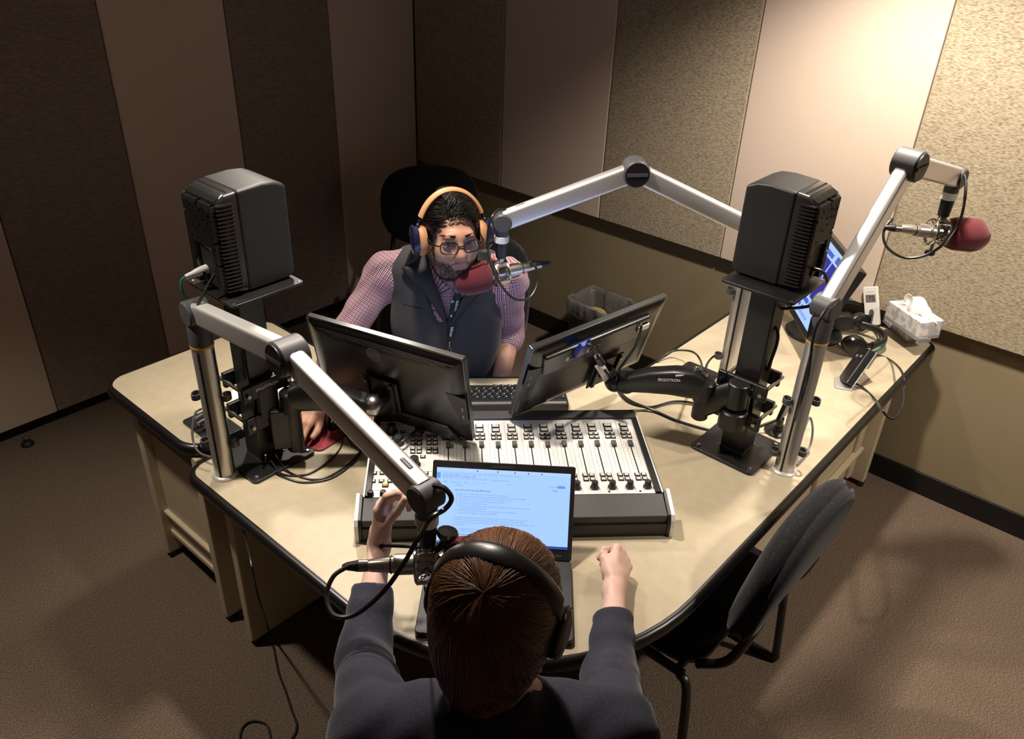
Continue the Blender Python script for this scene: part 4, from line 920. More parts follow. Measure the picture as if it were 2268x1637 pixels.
def headphones(label, C, F, s, mb_, mc, mp, tilt, wide=.034, grow=1., roll=0, flat=1.):
    t = thing('headphones', label, 'headphones', C); ct, st = math.cos(tilt), math.sin(tilt); G = F@np.array([[1,0,0],[0,ct,-st],[0,st,ct]]); cr, sr = math.cos(roll), math.sin(roll); G = G@np.array([[cr,0,sr],[0,1,0],[-sr,0,cr]])
    L = lambda x,y,z: C+G@(A(x,y,z)*s); W = dict(world=True)
    Rw, Rh = .094*grow, .128*grow; arc = lambda a, e=0: L((Rw+e)*math.sin(a), 0, -.006+(Rh+e)*math.cos(a)); N = lambda a: G@A(math.sin(a),0,math.cos(a))
    pad = [arc(a,.006) for a in np.linspace(-1.08,1.08,31)]; th = np.linspace(0,2*PI,14,endpoint=False)
    MB().sweep(pad,[(wide/2*math.cos(x)*(1),.0085*math.sin(x)) for x in th],ups=[N(a) for a in np.linspace(-1.08,1.08,31)]).build('headband', mb_, t, **W)
    for q in (-1,1):
        al = np.linspace(1.04,1.50,9)*q; MB().sweep([arc(a,.007) for a in al],[(.011*math.cos(x),.0035*math.sin(x)) for x in th],ups=[N(a) for a in al]).build('slider', mc, t, **W)
        MB().cyl(arc(1.27*q,.009),arc(1.27*q,.0125),.0045,n=12).build('slider_screw', M['steel'], t, **W)
        o = L(q*.090*grow,0,-.012); ax = G@A(q,0,-.0)
        el = np.array([G[:,1]*1.0,G[:,2]*1.22,ax]).T; el = np.array([np.cross(G[:,2],ax),G[:,2],ax]).T
        vs = MB().lathe([(.030,.012*flat),(.040,.010*flat),(.041,.018*flat),(.035,.026*flat),(.018,.031*flat),(.0,.032*flat)],(0,0,0),(0,0,1),36,np.eye(3)); vs.v = [tuple(o+el@(A(x*.90,y*1.12,z)*s)) for x,y,z in vs.v]; vs.build('ear_cup', mc, t, **W)
        vs = MB().lathe([(.024,-.014),(.036,-.014),(.041,-.006),(.041,.004),(.036,.012),(.024,.010),(.022,-.004)],(0,0,0),(0,0,1),36,np.eye(3)); vs.v = [tuple(o+el@(A(x*.90,y*1.12,z)*s)) for x,y,z in vs.v]; vs.build('ear_pad', mp, t, **W)
        MB().tube([o+el@(A(.036*math.cos(a),.046*math.sin(a),.024*flat**2)*s) for a in np.linspace(.15,PI-.15,15)],.0042*s,8).build('yoke', mc, t, **W)
    return t, L
M['skin_m'] = skin_mat('warm tan skin', (.46,.255,.175), (.11,.062,.048))
M['skin_w'] = skin_mat('fair skin', (.73,.50,.42), (.6,.25,.2))
M['nail'] = mat('fingernail', (.70,.46,.38), .3)
M['plaid'] = plaid_mat()
M['vest'] = mat('charcoal fleece', (.048,.047,.050), .85, spec=.15, noise=(600,(.062,.061,.064),2,(1,1,1),.35,.65), bump=(900,.3,.0008,(1,1,1)), sheen=.25)
M['lining'] = mat('black lining', (.014,.014,.015), .6)
M['denim'] = mat('dark blue trousers', (.02,.024,.04), .8)
M['hair_m'] = mat('near black hair', (.006,.0045,.004), .32, spec=.6)
def hair_mat(name, c0, c1): 
    m = mat(name, c0, .36, spec=.55); return attr_tint(m, 'tone', c0, c1)
# ================================================================== the man
def man():
    s = 1.01; C = dep(1000,518,2.5); f = nrm(A(.49,.87,-.03)); F = frame(y=f, z=A(0,0,1)) if 0 else None
    yv = f; xv = nrm(np.cross(yv, A(0,0,1))); zv = np.cross(xv, yv); F = np.array([xv,yv,zv]).T
    HP, L = head_prims(C, F, s)
    SL, SR = A(1.545,1.520,.995), A(1.300,1.845,1.0); ft = nrm(np.cross(A(0,0,1), SR-SL)); ft = ft if ft@(CAM-C) > 0 else -ft; sd = nrm((SR-SL)*A(1,1,0)); TF = np.array([sd, np.cross(A(0,0,1),sd), A(0,0,1)]).T
    SM = (SL+SR)/2; N0 = SM-ft*.01+A(0,0,.05)
    EL_, WL = A(1.735,1.475,.765), A(1.965,1.675,.757); ER_ = onsph(1128,738,SR,.27,True); WR = A(1.385,1.905,.655); hipc = A(SM[0],SM[1],0)-ft*.085
    t = thing('person', 'man in grey vest and checked shirt with tan headphones sitting behind the desk', 'person', A(hipc[0],hipc[1],.0))
    body = list(HP)
    body += [cap(L(0,-.025,-.05), N0, .058, .062, .03)]
    body += [cap(SL*.8+SR*.2+A(0,0,.0), SR*.8+SL*.2, .058, .058, .05), ell(SM+A(0,0,-.13), (.165,.108,.20), TF, .06), ell(SM-ft*.035+A(0,0,-.30), (.165,.125,.19), TF, .08), ell(hipc+A(0,0,.53), (.17,.13,.11), TF, .06)]
    for S in (SL,SR): body += [cap(N0, S, .046, .044, .05), ell(S, .046, None, .04)]
    body += [cap(SL,EL_,.044,.041,.03), cap(EL_,WL,.041,.027,.02), cap(SR,ER_,.044,.041,.03), cap(ER_,WR,.041,.029,.02)]
    hL, tl, axs = hand_prims(WL+nrm(WL-EL_)*.028, A(.93,.36,-.10), A(0,0,1), -1, ((18,28,18),(22,32,20),(26,34,22),(30,36,24)), None, 1.05, .10)
    hR, tr, axr = hand_prims(WR+A(.02,.03,-.02), A(.75,.60,-.35), A(0,0,1), -1, ((25,35,25),)*4, None, 1.05)
    body += hL+hR
    for q in (-1,1):
        h0 = hipc+sd*q*.09+A(0,0,.52); kn = h0+ft*.40+sd*q*.06+A(0,0,.0); an = A(kn[0],kn[1],.10)+ft*.02
        body += [cap(h0,kn,.078,.058,.04), cap(kn,an,.052,.04,.03), cap(an-A(0,0,.05),an+ft*.13-A(0,0,.06),.036,.03,.03)]
    v, q = sdf_mesh(body, .0036); v = relax(v, q, 1, .4)
    lv = (v-C)@F/s; x, y, z = lv.T
    jaw = np.clip((-.043-z)/.018,0,1)*np.clip((y+.005-.25*np.abs(x)*0)/.02,0,1); side = np.clip((np.abs(x)-.048)/.012,0,1)*np.clip((.03-z)/.02,0,1)*np.clip((y-.0)/.015,0,1)*np.clip((.062-y)/.02,0,1)
    lip = ((np.abs(x)/.026)**2+((z+.062)/.0115)**2) < 1; cheek = np.clip((np.abs(x)-.020)/.01,0,1)*np.clip((z+.062)/.02,0,1)
    msk = np.clip(np.maximum(jaw*(1-cheek*.9), side),0,1); msk[lip] = 0; msk[(z < -.128)|(np.abs(x) > .1)|(y < -.06)] = 0
    nose = (z > -.040)&(np.abs(x) < .03); msk[nose] = 0
    tone = np.clip(msk,0,1)*.75
    sk = np_mesh('body', v, q, M['skin_m'], t, tone=tone)
    # face parts
    lipm = mat('lips', (.36,.15,.12), .45)
    pr = [cap(L(-.021,.0915,-.0568),L(.021,.0915,-.0568),.0046*s,k=.004), cap(L(-.008,.094,-.0560),L(.008,.094,-.0560),.0046*s,k=.004), cap(L(-.018,.0925,-.0672),L(.018,.0925,-.0672),.0055*s,k=.004), cap(L(-.026,.101,-.0622),L(.026,.101,-.0622),.0020*s,k=.003,op='s')]
    a, b = sdf_mesh(pr, .0013); np_mesh('lips', a, b, lipm, t)
    for k in (-1,1):
        e = L(k*.033,.0805,.0055); gd = nrm(F@A(.16,.98,-.06)); MB().ball(e,.0125*s,None,20,14).build('eyeball', mat('eye white',(.34,.31,.29),.2), t, world=True)
        MB().lathe([(.0068*s,0),(.0064*s,.0012*s),(.0,.0020*s)],e+gd*.0118*s,gd,18).build('iris', mat('dark iris',(.03,.016,.010),.1), t, world=True)
        lid = [L(k*.033+.0155*math.cos(a_),.0905-.006*abs(math.cos(a_))**2,.0060+.0068*math.sin(a_)) for a_ in np.linspace(.15,PI-.15,12)]; MB().tube(lid,.0020*s,6).build('eyelid', M['skin_m'], t, world=True)
        lid = [L(k*.033+.0155*math.cos(a_),.0905-.006*abs(math.cos(a_))**2,.0050-.0058*math.sin(a_)) for a_ in np.linspace(.2,PI-.2,10)]; MB().tube(lid,.0015*s,6).build('eyelid', M['skin_m'], t, world=True)
    # hair: combed back from a side parting
    cr = A(.0785,.1010,.0900); cc = A(0,-.018,.035)
    def scalp(u, h): return C+F@((cc+cr*u*(1+h[...,None] if hasattr(h,'shape') else 1+h))*s)
    cap_ = [ell(C+F@(cc*s), (cr-.002)*s, F, .01), half(L(0,.054,.066), F@nrm(A(0,.80,-.42)), k=.01), half(L(0,0,-.045), -zv, k=.01)]
    cap_ += [Prim(L(0,0,0), 1e3, lambda P: -np.maximum((-( (P-L(0,.020,0))@F[:,1])), ((P-L(0,0,.018))@F[:,2])), .004, 'i')]
    a, b = sdf_mesh(cap_, .003); hr = np_mesh('hair', a, b, mat('dark hair roots',(.006,.005,.004),.85,spec=.1), t)
    n = 5200; u = RNG.normal(size=(n*3,3)); u /= np.linalg.norm(u,axis=1)[:,None]; ph = cc+cr*u
    keep = (((ph[:,1]-.068)*.80-(ph[:,2]-.066)*.42) < 0)&(ph[:,2] > -.045)&~((ph[:,1] > .028)&(ph[:,2] < .018)); u = u[keep][:n]; n = len(u); K = 12; path = np.zeros((n,K,3))
    part = np.where(u[:,0] > .38, 1., -1.)   # the parting is on his right
    up0 = u.copy(); Lh = RNG.uniform(.35,.75,n); hh = RNG.uniform(.01,.05,n)
    for k in range(K):
        hgt = hh+.10*np.sin(np.linspace(0,PI,K)[k])*np.clip(u[:,2],0,1)*np.where(part<0,.9,.3); path[:,k] = C+((cc+cr*up0*(1+hgt)[:,None])*s)@F.T
        g = np.stack([part*.75*np.clip(up0[:,2]+.2,0,1), np.full(n,-.85), np.full(n,-.25)-.9*np.clip(-up0[:,2]+.35,0,1)],1); g -= up0*(g*up0).sum(1)[:,None]; up0 = up0+g*(Lh/K)[:,None]; up0 /= np.linalg.norm(up0,axis=1)[:,None]
    strands('hair_strands', path, .0009, hair_mat('black hair',(.005,.004,.0035),(.020,.014,.010)), hr, RNG.random(n))
    # beard, moustache, brows
    idx = np.where((msk > .35))[0]; idx = RNG.choice(idx, 5000); me_n = np.zeros_like(v)
    e1, e2 = v[q[:,1]]-v[q[:,0]], v[q[:,3]]-v[q[:,0]]; fn = np.cross(e1,e2)
    for i in range(4): np.add.at(me_n, q[:,i], fn)
    me_n /= np.linalg.norm(me_n,axis=1)[:,None]+1e-9
    p0 = v[idx]+RNG.normal(size=(len(idx),3))*.0012; nn = me_n[idx]; ln = RNG.uniform(.003,.0065,len(idx))[:,None]; dn = -zv*.8+nn*.55+RNG.normal(size=(len(idx),3))*.25
    strands('beard', np.stack([p0-nn*.001,p0+dn*ln*.5,p0+dn*ln-zv*.001],1), .00042, mat('black beard',(.010,.007,.006),.6), t)
    bw = []
    for k in (-1,1):
        for _ in range(420):
            a_ = RNG.random(); w_ = RNG.normal()*.0017*(1-.5*a_); p = L(k*(.013+.041*a_), .0950-.017*a_**2, .0312+.003*math.sin(a_*2.2)+w_); d = nrm(F@A(k*.95,.1-.5*a_,.22*(1-a_)-.18*a_))*.006; bw.append([p,p+d*.5+yv*.0012,p+d])
    strands('eyebrow', np.array(bw), .00036, M['hair_m'], t)
    # glasses
    gl = thing('glasses', 'black framed glasses worn by the man', 'glasses', L(0,.11,0)); gm = mat('black acetate',(.006,.006,.007),.2,coat=.4); W = dict(world=True)
    for k in (-1,1):
        rr = rrect(.050,.035,.013,6); ring = [L(k*.0345+a_, .1065-.012*abs((k*.0345+a_)/.06)**2, .000+b_) for a_, b_ in rr]
        ob = MB().tube(ring+[ring[0]], .0021*s, 8).build('rim', gm, gl, **W)
        MB().add(ring,[tuple(range(len(ring)))]).build('lens', GLASS, gl, solid=.0012, sharp=0, **W)
        MB().tube([L(k*.060,.100,.008),L(k*.074,.086,.008),L(k*.083,.02,.006),L(k*.082,-.01,.004),L(k*.080,-.025,-.012)],.0021*s,6,4).build('temple', gm, gl, **W)
    MB().tube([L(-.010,.107,.004),L(0,.110,.007),L(.010,.107,.004)],.0020*s,6,4).build('bridge', gm, gl, **W)
    # shirt, vest
    nr = L(0,-.022,-.085)
    sh = [cap(SL*.8+SR*.2, SR*.8+SL*.2, .072,.072,.05), ell(SM+A(0,0,-.13), (.184,.124,.21), TF, .06), cap(N0-A(0,0,.0),N0+A(0,0,.012)+ft*.012,.075,.072,.04)]
    for S in (SL,SR): sh += [cap(N0, S, .054,.058,.05), ell(S,.061,None,.04)]
    eL = EL_+nrm(EL_-SL)*.0; sh += [cap(SL,eL,.058,.055,.03), cap(eL,eL+nrm(WL-EL_)*.085,.055,.048,.02), cap(eL+nrm(WL-EL_)*.055,eL+nrm(WL-EL_)*.088,.051,.051,.004), cap(SR,ER_,.058,.053,.03), cap(ER_+nrm(SR-ER_)*.03,ER_+nrm(WR-ER_)*.035,.0555,.054,.006)]
    sh += [half(eL+nrm(WL-EL_)*.092, nrm(WL-EL_)+A(0,0,.0), op='i')] if 0 else []
    a, b = sdf_mesh(sh, .0045, folds(.0048, 75, ((.2,.5,1),(.9,-.3,.4),(.3,.9,-.5)))); a = relax(a, b, 1, .5)
    uv = along_uv(a, ((SL,eL,.066,(0,0,1)),(eL,WL,.055,(0,0,1)),(SR,ER_,.066,(0,0,1)),(ER_,WR,.055,(0,0,1)),(SM+A(0,0,-.32),SM+A(0,0,-.02),.15,tuple(ft))))
    np_mesh('shirt', a, b, M['plaid'], t, uv=uv); tsh = bvh(a, b)
    vs = [cap(SL*.76+SR*.24, SR*.76+SL*.24, .079,.079,.05), ell(SM+A(0,0,-.13), (.194,.136,.215), TF, .06), ell(SM-ft*.035+A(0,0,-.30), (.182,.145,.19), TF, .08), ell(hipc+A(0,0,.56), (.185,.145,.12), TF, .06)]
    for S in (SL,SR): vs += [cap(N0-A(0,0,.005), N0*.35+S*.65, .066,.072,.05)]
    vs += [cap(N0-ft*.02,N0-ft*.0+A(0,0,.045),.078,.080,.03)]
    for S, E_ in ((SL,EL_),(SR,ER_)):
        o = nrm(S-SM); vs += [cap(S+o*.030+A(0,0,.10), S+o*.075-A(0,0,.16), .085,.085,.012,'s')]
    vs += [cap(N0+A(0,0,.16)+ft*.02, N0+A(0,0,-.0)+ft*.01, .070,.062,.012,'s')]
    zp = SM+ft*.16+A(0,0,-.155); vs += [cap(N0+ft*.10+A(0,0,.05), zp, .072,.010,.012,'s')]
    vs += [half(hipc+A(0,0,.50), A(0,0,-1))]
    a, b = sdf_mesh(vs, .0045, folds(.0022, 38, ((.2,.3,1),(.8,-.6,.5),(.5,.9,-.2)))); a = relax(a, b, 1, .5)
    vt = np_mesh('vest', a, b, M['vest'], t); tv = bvh(a, b)
    def hit(px, py, lift=.004):
        c_ = [h for h in (on_mesh(tv,px,py,lift), on_mesh(tsh,px,py,lift)) if h is not None]
        return min(c_, key=lambda h: np.linalg.norm(h-CAM)) if c_ else dep(px,py,2.52)
    def sheet(name, c1, c2, m, lift, th=.006, n=14, par=None, bulge=.0):
        p1 = smooth_path([hit(*c,l) for c,l in zip(c1,lift)], 6); p2 = smooth_path([hit(*c,l) for c,l in zip(c2,lift)], 6); nv = 6
        vs_ = []; fs_ = []
        for i in range(len(p1)):
            for j in range(nv+1):
                w_ = j/nv; vs_.append(p1[i]*(1-w_)+p2[i]*w_+nrm(CAM-p1[i])*bulge*math.sin(PI*w_))
        for i in range(len(p1)-1):
            for j in range(nv): fs_.append((i*(nv+1)+j,i*(nv+1)+j+1,(i+1)*(nv+1)+j+1,(i+1)*(nv+1)+j))
        return MB().add(vs_,fs_).build(name, m, par or vt, solid=th, sharp=0, world=False) if 0 else _sheet(name, vs_, fs_, m, par or t, th)
    def _sheet(name, vs_, fs_, m, par, th):
        mb = MB().add(vs_,fs_); return mb.build(name, m, par, solid=th, sharp=0, world=True)
    sheet('vest_collar', [(941,528),(946,560),(958,610),(976,660),(990,712)], [(918,540),(898,585),(893,600),(940,648),(986,716)], M['lining'], [.02,.026,.026,.016,.006], .006, bulge=.006)
    sheet('vest_collar', [(1052,560),(1046,600),(1032,640),(1014,680),(998,714)], [(1080,560),(1088,590),(1078,628),(1046,668),(1003,718)], M['lining'], [.016,.02,.02,.014,.006], .006, bulge=.006)
    def band(name, pts, r, m, lift=.003, par=None): return MB().tube([hit(*p,lift) for p in pts], r, 6, 6).build(name, m, par or t, world=True)
    band('zip', [(990,714),(992,740),(993,775),(992,815)], .003, M['lining'], .002)
    band('pocket_seam', [(892,672),(930,683),(972,690)], .0014, M['lining'], .0012); band('pocket_seam', [(1050,672),(1090,662)], .0014, M['lining'], .0012)
    # shirt collar and placket
    cs = hit
    def csheet(name, c1, c2, lift):
        p1 = smooth_path([cs(*c,l) for c,l in zip(c1,lift)], 6); p2 = smooth_path([cs(*c,l) for c,l in zip(c2,lift)], 6); vs_ = []; fs_ = []; uvs = []
        for i in range(len(p1)):
            for j in range(5): w_ = j/4; vs_.append(p1[i]*(1-w_)+p2[i]*w_); uvs.append((.004*j*2.2,.0035*i))
        for i in range(len(p1)-1):
            for j in range(4): fs_.append((i*5+j,i*5+j+1,(i+1)*5+j+1,(i+1)*5+j))
        o = np_mesh(name, np.array(vs_), np.array(fs_), M['plaid'], t, uv=np.array(uvs)); q_ = o.modifiers.new('thickness','SOLIDIFY'); q_.thickness = .003; return o
    csheet('shirt_collar', [(948,552),(955,580),(972,612),(998,640)], [(946,570),(948,602),(962,634),(974,652)], [.012,.014,.012,.006])
    csheet('shirt_collar', [(1040,590),(1034,612),(1022,630),(1002,642)], [(1050,610),(1044,640),(1036,655),(1020,658)], [.012,.014,.012,.006])
    for px_, py_ in ((1003,668),(1000,700)): h = hit(px_,py_,.004); MB().cyl(h,h+nrm(CAM-h)*.002,.0045,n=14).build('shirt_button', M['white'], t, world=True)
    # trousers
    tr_ = [ell(hipc+A(0,0,.53), (.182,.145,.12), TF, .06)]
    for k in (-1,1):
        h0 = hipc+sd*k*.09+A(0,0,.52); kn = h0+ft*.40+sd*k*.06; an = A(kn[0],kn[1],.12)+ft*.02; tr_ += [cap(h0,kn,.088,.070,.04), cap(kn,an,.066,.058,.03)]
    a, b = sdf_mesh(tr_, .007, folds(.003,40,((1,0,.3),(0,1,.5),(.5,.5,1)))); np_mesh('trousers', a, b, M['denim'], t)
    for k in (-1,1):
        h0 = hipc+sd*k*.09+A(0,0,.52); kn = h0+ft*.40+sd*k*.06; an = A(kn[0],kn[1],.0)+ft*.02
        a, b = sdf_mesh([cap(an+A(0,0,.055),an+ft*.02+A(0,0,.045),.045,.045,.02), cap(an+ft*.02+A(0,0,.045),an+ft*.16+A(0,0,.035),.044,.036,.03), half(an+A(0,0,.002),A(0,0,-1))], .005); np_mesh('shoe', a, b, M['rubber'], t)
    nails(tl, A(0,0,1), t, M['nail'], 1.05)
    # lanyard hanging from the neck
    ly = thing('lanyard', 'black lanyard with white lettering and a metal clip on the chest of the man', 'lanyard', hit(1000,700,.004)); lm = mat('black ribbon',(.010,.010,.011),.6); W = dict(world=True)
    def ribbon(name, pts, w_, lift):
        P = smooth_path([hit(*p,lift) for p in pts], 6); up_ = [nrm(CAM-p) for p in P]; return MB().sweep(P,[(-w_/2,-.0008),(w_/2,-.0008),(w_/2,.0008),(-w_/2,.0008)],ups=up_).build(name, lm, ly, **W), P
    _, P1 = ribbon('strap', [(1016,655),(1009,690),(1001,730),(997,752)], .015, .010)
    ribbon('strap', [(1043,580),(1030,620),(1016,655)], .012, .012)
    for i, k in ((int(len(P1)*.22),0),(int(len(P1)*.72),1)):
        p = P1[i]; dn = nrm(P1[min(i+3,len(P1)-1)]-p); z_ = nrm(CAM-p); z_ = nrm(z_-dn*(z_@dn)); text('lettering','bdcom',.013,M['white'],ly,p+z_*.0016-world_loc(ly),np.array([dn,np.cross(z_,dn),z_]).T,.0002,bold=.0003)
    pc = hit(996,756,.012); MB().tube([pc,pc-A(0,0,.02)],.0025,8).build('clip', M['steel'], ly, **W)
    for k in (-1,1): MB().tube([pc-A(0,0,.018),pc-A(0,0,.03)+RGT*k*.005,pc-A(0,0,.045)+RGT*k*.004],.0016,6,4).build('clip_loop', M['steel'], ly, **W)
    tan = mat('tan leather headband',(.58,.30,.14),.55,bump=(300,.15,.0005,(1,1,1))); navy = mat('navy headphone cup',(.012,.016,.05),.25,coat=.3); pad_ = mat('tan leather ear pad',(.50,.24,.11),.55)
    headphones('tan and navy headphones on the head of the man', C, F, s, tan, navy, pad_, .10, .031, 1.05)
    return t, C, F, s
GLASS = mat('thin spectacle glass', (.25,.27,.32), .04, spec=.5, alpha=.07)
MAN = man()
# ================================================================== the woman
M['knit'] = mat('slate navy knit', (.030,.031,.047), .92, spec=.1, noise=(300,(.044,.045,.063),2,(1,1,1),.35,.65), bump=(650,.35,.001,(1,1,1)), sheen=.15)
def woman():
    s = .99; C = dep(1103,1345,1.215); f0 = nrm(A(-.70,-.71,0)*math.cos(.40)+RGT*A(1,1,0)*math.sin(.40)); f = nrm(f0*math.cos(.10)-A(0,0,1)*math.sin(.10))
    xv = nrm(np.cross(f, A(0,0,1))); ro = .05; zv = np.cross(xv, f); xv, zv = xv*math.cos(ro)-zv*math.sin(ro), zv*math.cos(ro)+xv*math.sin(ro); F = np.array([xv,f,zv]).T
    HP, L = head_prims(C, F, s, 1)
    SL, SR = A(2.690,2.815,.985), A(2.435,3.085,.985); sd = nrm((SR-SL)*A(1,1,0)); ft = A(sd[1],-sd[0],0); ft = ft if ft@f > 0 else -ft; TF = np.array([sd, np.cross(A(0,0,1),sd), A(0,0,1)]).T
    SM = (SL+SR)/2; N0 = SM+ft*.01+A(0,0,.055); hipc = A(SM[0],SM[1],0)-ft*.10
    EL_, WL = A(2.500,2.535,.765), A(2.318,2.378,.848); ER_, WR = A(2.175,2.925,.752), A(1.968,2.788,.742)
    t = thing('person', 'woman with reddish brown bob and dark sweater, seen from behind at the desk', 'person', A(hipc[0],hipc[1],0))
    body = list(HP)+[cap(L(0,-.03,-.05), N0, .048,.052,.03), cap(SL*.8+SR*.2, SR*.8+SL*.2, .058,.058,.05), ell(SM+A(0,0,-.13)-ft*.01, (.155,.10,.18), TF, .06), ell(SM-ft*.05+A(0,0,-.30), (.14,.11,.18), TF, .08), ell(hipc+A(0,0,.53), (.17,.13,.11), TF, .06)]
    for S in (SL,SR): body += [cap(N0, S, .042,.050,.05), ell(S,.052,None,.04)]
    body += [cap(SL,EL_,.046,.038,.03), cap(EL_,WL,.037,.0235,.02), cap(SR,ER_,.046,.038,.03), cap(ER_,WR,.037,.0235,.02)]
    # pinching left hand: palm towards her middle, thumb meets index
    dL_ = nrm(A(-.10,-.06,1)+RGT*.10); nL = -RGT*1.0+FWD*.15
    def th_(K, tips): tp = tips[0][0]; sdv = K(0,1,0)-K(0,0,0); d_ = K(1,0,0)-K(0,0,0); n_ = K(0,0,1)-K(0,0,0); b1 = K(.055,.030,-.017); return (b1, b1*.45+tp*.55+sdv*.010, tp+sdv*.0125+n_*.001)
    h1, t1, a1 = hand_prims(WL+nrm(WL-EL_)*.012+A(0,0,.018), dL_, nL, 1, ((20,40,34),(38,44,34),(52,54,34),(60,56,38)), th_, 1.02, .03)
    dR_ = nrm(A(-.93,-.40,.02)); nR = A(0,0,1)*.60+RGT*.75
    def th2(K, tips): return (K(.046,.038,-.016),K(.072,.031,-.030),K(.084,.010,-.040))
    h2, t2, a2 = hand_prims(WR+nrm(WR-ER_)*.022+A(0,0,.006), dR_, nR, -1, ((74,96,66),(76,94,62),(76,92,58),(80,92,56)), th2, .98, .02)
    body += h1+h2
    for q in (-1,1):
        h0 = hipc+sd*q*.085+A(0,0,.53); kn = h0+ft*.40+sd*q*.03; an = A(kn[0],kn[1],.10)-ft*.02; body += [cap(h0,kn,.07,.052,.04), cap(kn,an,.048,.036,.03), cap(an-A(0,0,.05),an+ft*.12-A(0,0,.06),.034,.028,.03)]
    v, q = sdf_mesh(body, .0030); v = relax(v, q, 1, .35); np_mesh('body', v, q, M['skin_w'], t, tone=np.zeros(len(v)))
    nails(t1, a1[2], t, M['nail'], .98)
    for k in (-1,1):
        e = L(k*.033,.0805,.0055); MB().ball(e,.0125*s,None,18,12).build('eyeball', mat('eye white',(.7,.68,.66),.2), t, world=True); gd = F[:,1]; MB().lathe([(.0058*s,0),(.0,.0018*s)],e+gd*.0118*s,gd,16).build('iris', mat('brown iris',(.06,.03,.015),.1), t, world=True)
    pr = [cap(L(-.021,.0915,-.0568),L(.021,.0915,-.0568),.0046*s,k=.004), cap(L(-.018,.0925,-.0672),L(.018,.0925,-.0672),.0055*s,k=.004), cap(L(-.026,.101,-.0622),L(.026,.101,-.0622),.0020*s,k=.003,op='s')]
    a, b = sdf_mesh(pr, .0015); np_mesh('lips', a, b, mat('rose lips',(.5,.18,.16),.4), t)
    # sweater
    sw = [cap(SL*.8+SR*.2, SR*.8+SL*.2, .070,.070,.05), ell(SM+A(0,0,-.13)-ft*.01, (.175,.118,.20), TF, .07), ell(SM-ft*.05+A(0,0,-.30), (.165,.135,.20), TF, .08), ell(hipc+A(0,0,.56), (.185,.15,.13), TF, .07)]
    for S in (SL,SR): sw += [cap(N0-A(0,0,.02), S, .048,.060,.05), ell(S+A(0,0,-.01),.066,None,.04)]
    uL, uR = nrm(WL-EL_), nrm(WR-ER_); cL_, cR_2 = EL_+uL*.150, ER_+uR*.155
    sw += [cap(SL,EL_,.066,.057,.03), cap(EL_,cL_,.055,.044,.02), cap(cL_-uL*.055,cL_,.047,.046,.004), cap(SR,ER_,.066,.057,.03), cap(ER_,cR_2,.055,.042,.02), cap(cR_2-uR*.055,cR_2,.045,.044,.004)]
    sw += [cap(N0-A(0,0,.02),N0+A(0,0,.022)-ft*.006,.070,.062,.03), cap(N0+A(0,0,.10),N0+A(0,0,.012),.050,.050,.008,'s')]
    def cut(o, u, r): return Prim(o+u*(r+.0005), r, lambda P: np.maximum(np.maximum(-((P-o)@u), ((P-o)@u)-r), np.linalg.norm((P-o)-((P-o)@u)[:,None]*u,axis=1)-r), .003, 's')
    sw += [cut(cL_, uL, .085), cut(cR_2, uR, .085), half(hipc+A(0,0,.47), A(0,0,-1))]
    sw += [cap(cL_-uL*.03,cL_+uL*.05,.036,.034,.003,'s'), cap(cR_2-uR*.03,cR_2+uR*.05,.034,.032,.003,'s')]
    a, b = sdf_mesh(sw, .0048, folds(.0042, 58, ((.3,.4,1),(.9,-.4,.3),(.4,.9,-.4)))); a = relax(a, b, 1, .5); np_mesh('sweater', a, b, M['knit'], t)
    tr_ = [ell(hipc+A(0,0,.53), (.18,.145,.12), TF, .06)]
    for k in (-1,1):
        h0 = hipc+sd*k*.085+A(0,0,.53); kn = h0+ft*.40+sd*k*.03; an = A(kn[0],kn[1],.12)-ft*.02; tr_ += [cap(h0,kn,.082,.064,.04), cap(kn,an,.060,.05,.03)]
        an = A(kn[0],kn[1],0)-ft*.02; x_, y_ = sdf_mesh([cap(an+A(0,0,.05),an+ft*.02+A(0,0,.042),.042,.042,.02), cap(an+ft*.02+A(0,0,.042),an+ft*.14+A(0,0,.032),.04,.032,.03), half(an+A(0,0,.002),A(0,0,-1))], .005); np_mesh('shoe', x_, y_, M['rubber'], t)
    a, b = sdf_mesh(tr_, .008); np_mesh('trousers', a, b, M['denim'], t)
    # hair: bob falling from the crown
    rad = A(.092,.112,.098); cc = A(0,-.018,.030); base = [ell(C+F@(cc*s), (rad*A(.955,.955,.97))*s, F, .02), cap(L(0,-.05,-.0),L(0,-.055,-.085),.055*s,.030*s,.04), cap(L(-.035,-.04,-.0),L(-.035,-.045,-.075),.040*s,.022*s,.04), cap(L(.035,-.04,-.0),L(.035,-.045,-.075),.040*s,.022*s,.04)]
    base += [Prim(L(0,0,0), 1e3, lambda P: -np.maximum((-((P-L(0,.045,0))@F[:,1])), ((P-L(0,0,.030))@F[:,2])), .004, 'i')]
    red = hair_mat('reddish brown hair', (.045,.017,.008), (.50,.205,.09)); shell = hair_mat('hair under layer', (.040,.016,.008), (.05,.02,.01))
    a, b = sdf_mesh(base, .0045); hr = np_mesh('hair', a, b, shell, t, tone=np.zeros(len(a)))
    n = 23000; K = 18; k0 = nrm(A(.02,-.66,.75)); kx = nrm(np.cross(k0,A(0,1,0))); ky = np.cross(k0,kx); az = RNG.random(n)*2*PI; th0 = np.abs(RNG.normal(0,.35,n)); th0 = np.where(RNG.random(n)<.45, RNG.uniform(.02,1.3,n), th0); lay = RNG.random(n); P = np.zeros((n,K,3)); swirl = RNG.normal(.55,.20,n)
    jit = RNG.normal(0,.10,n); jp = RNG.random(n)*6
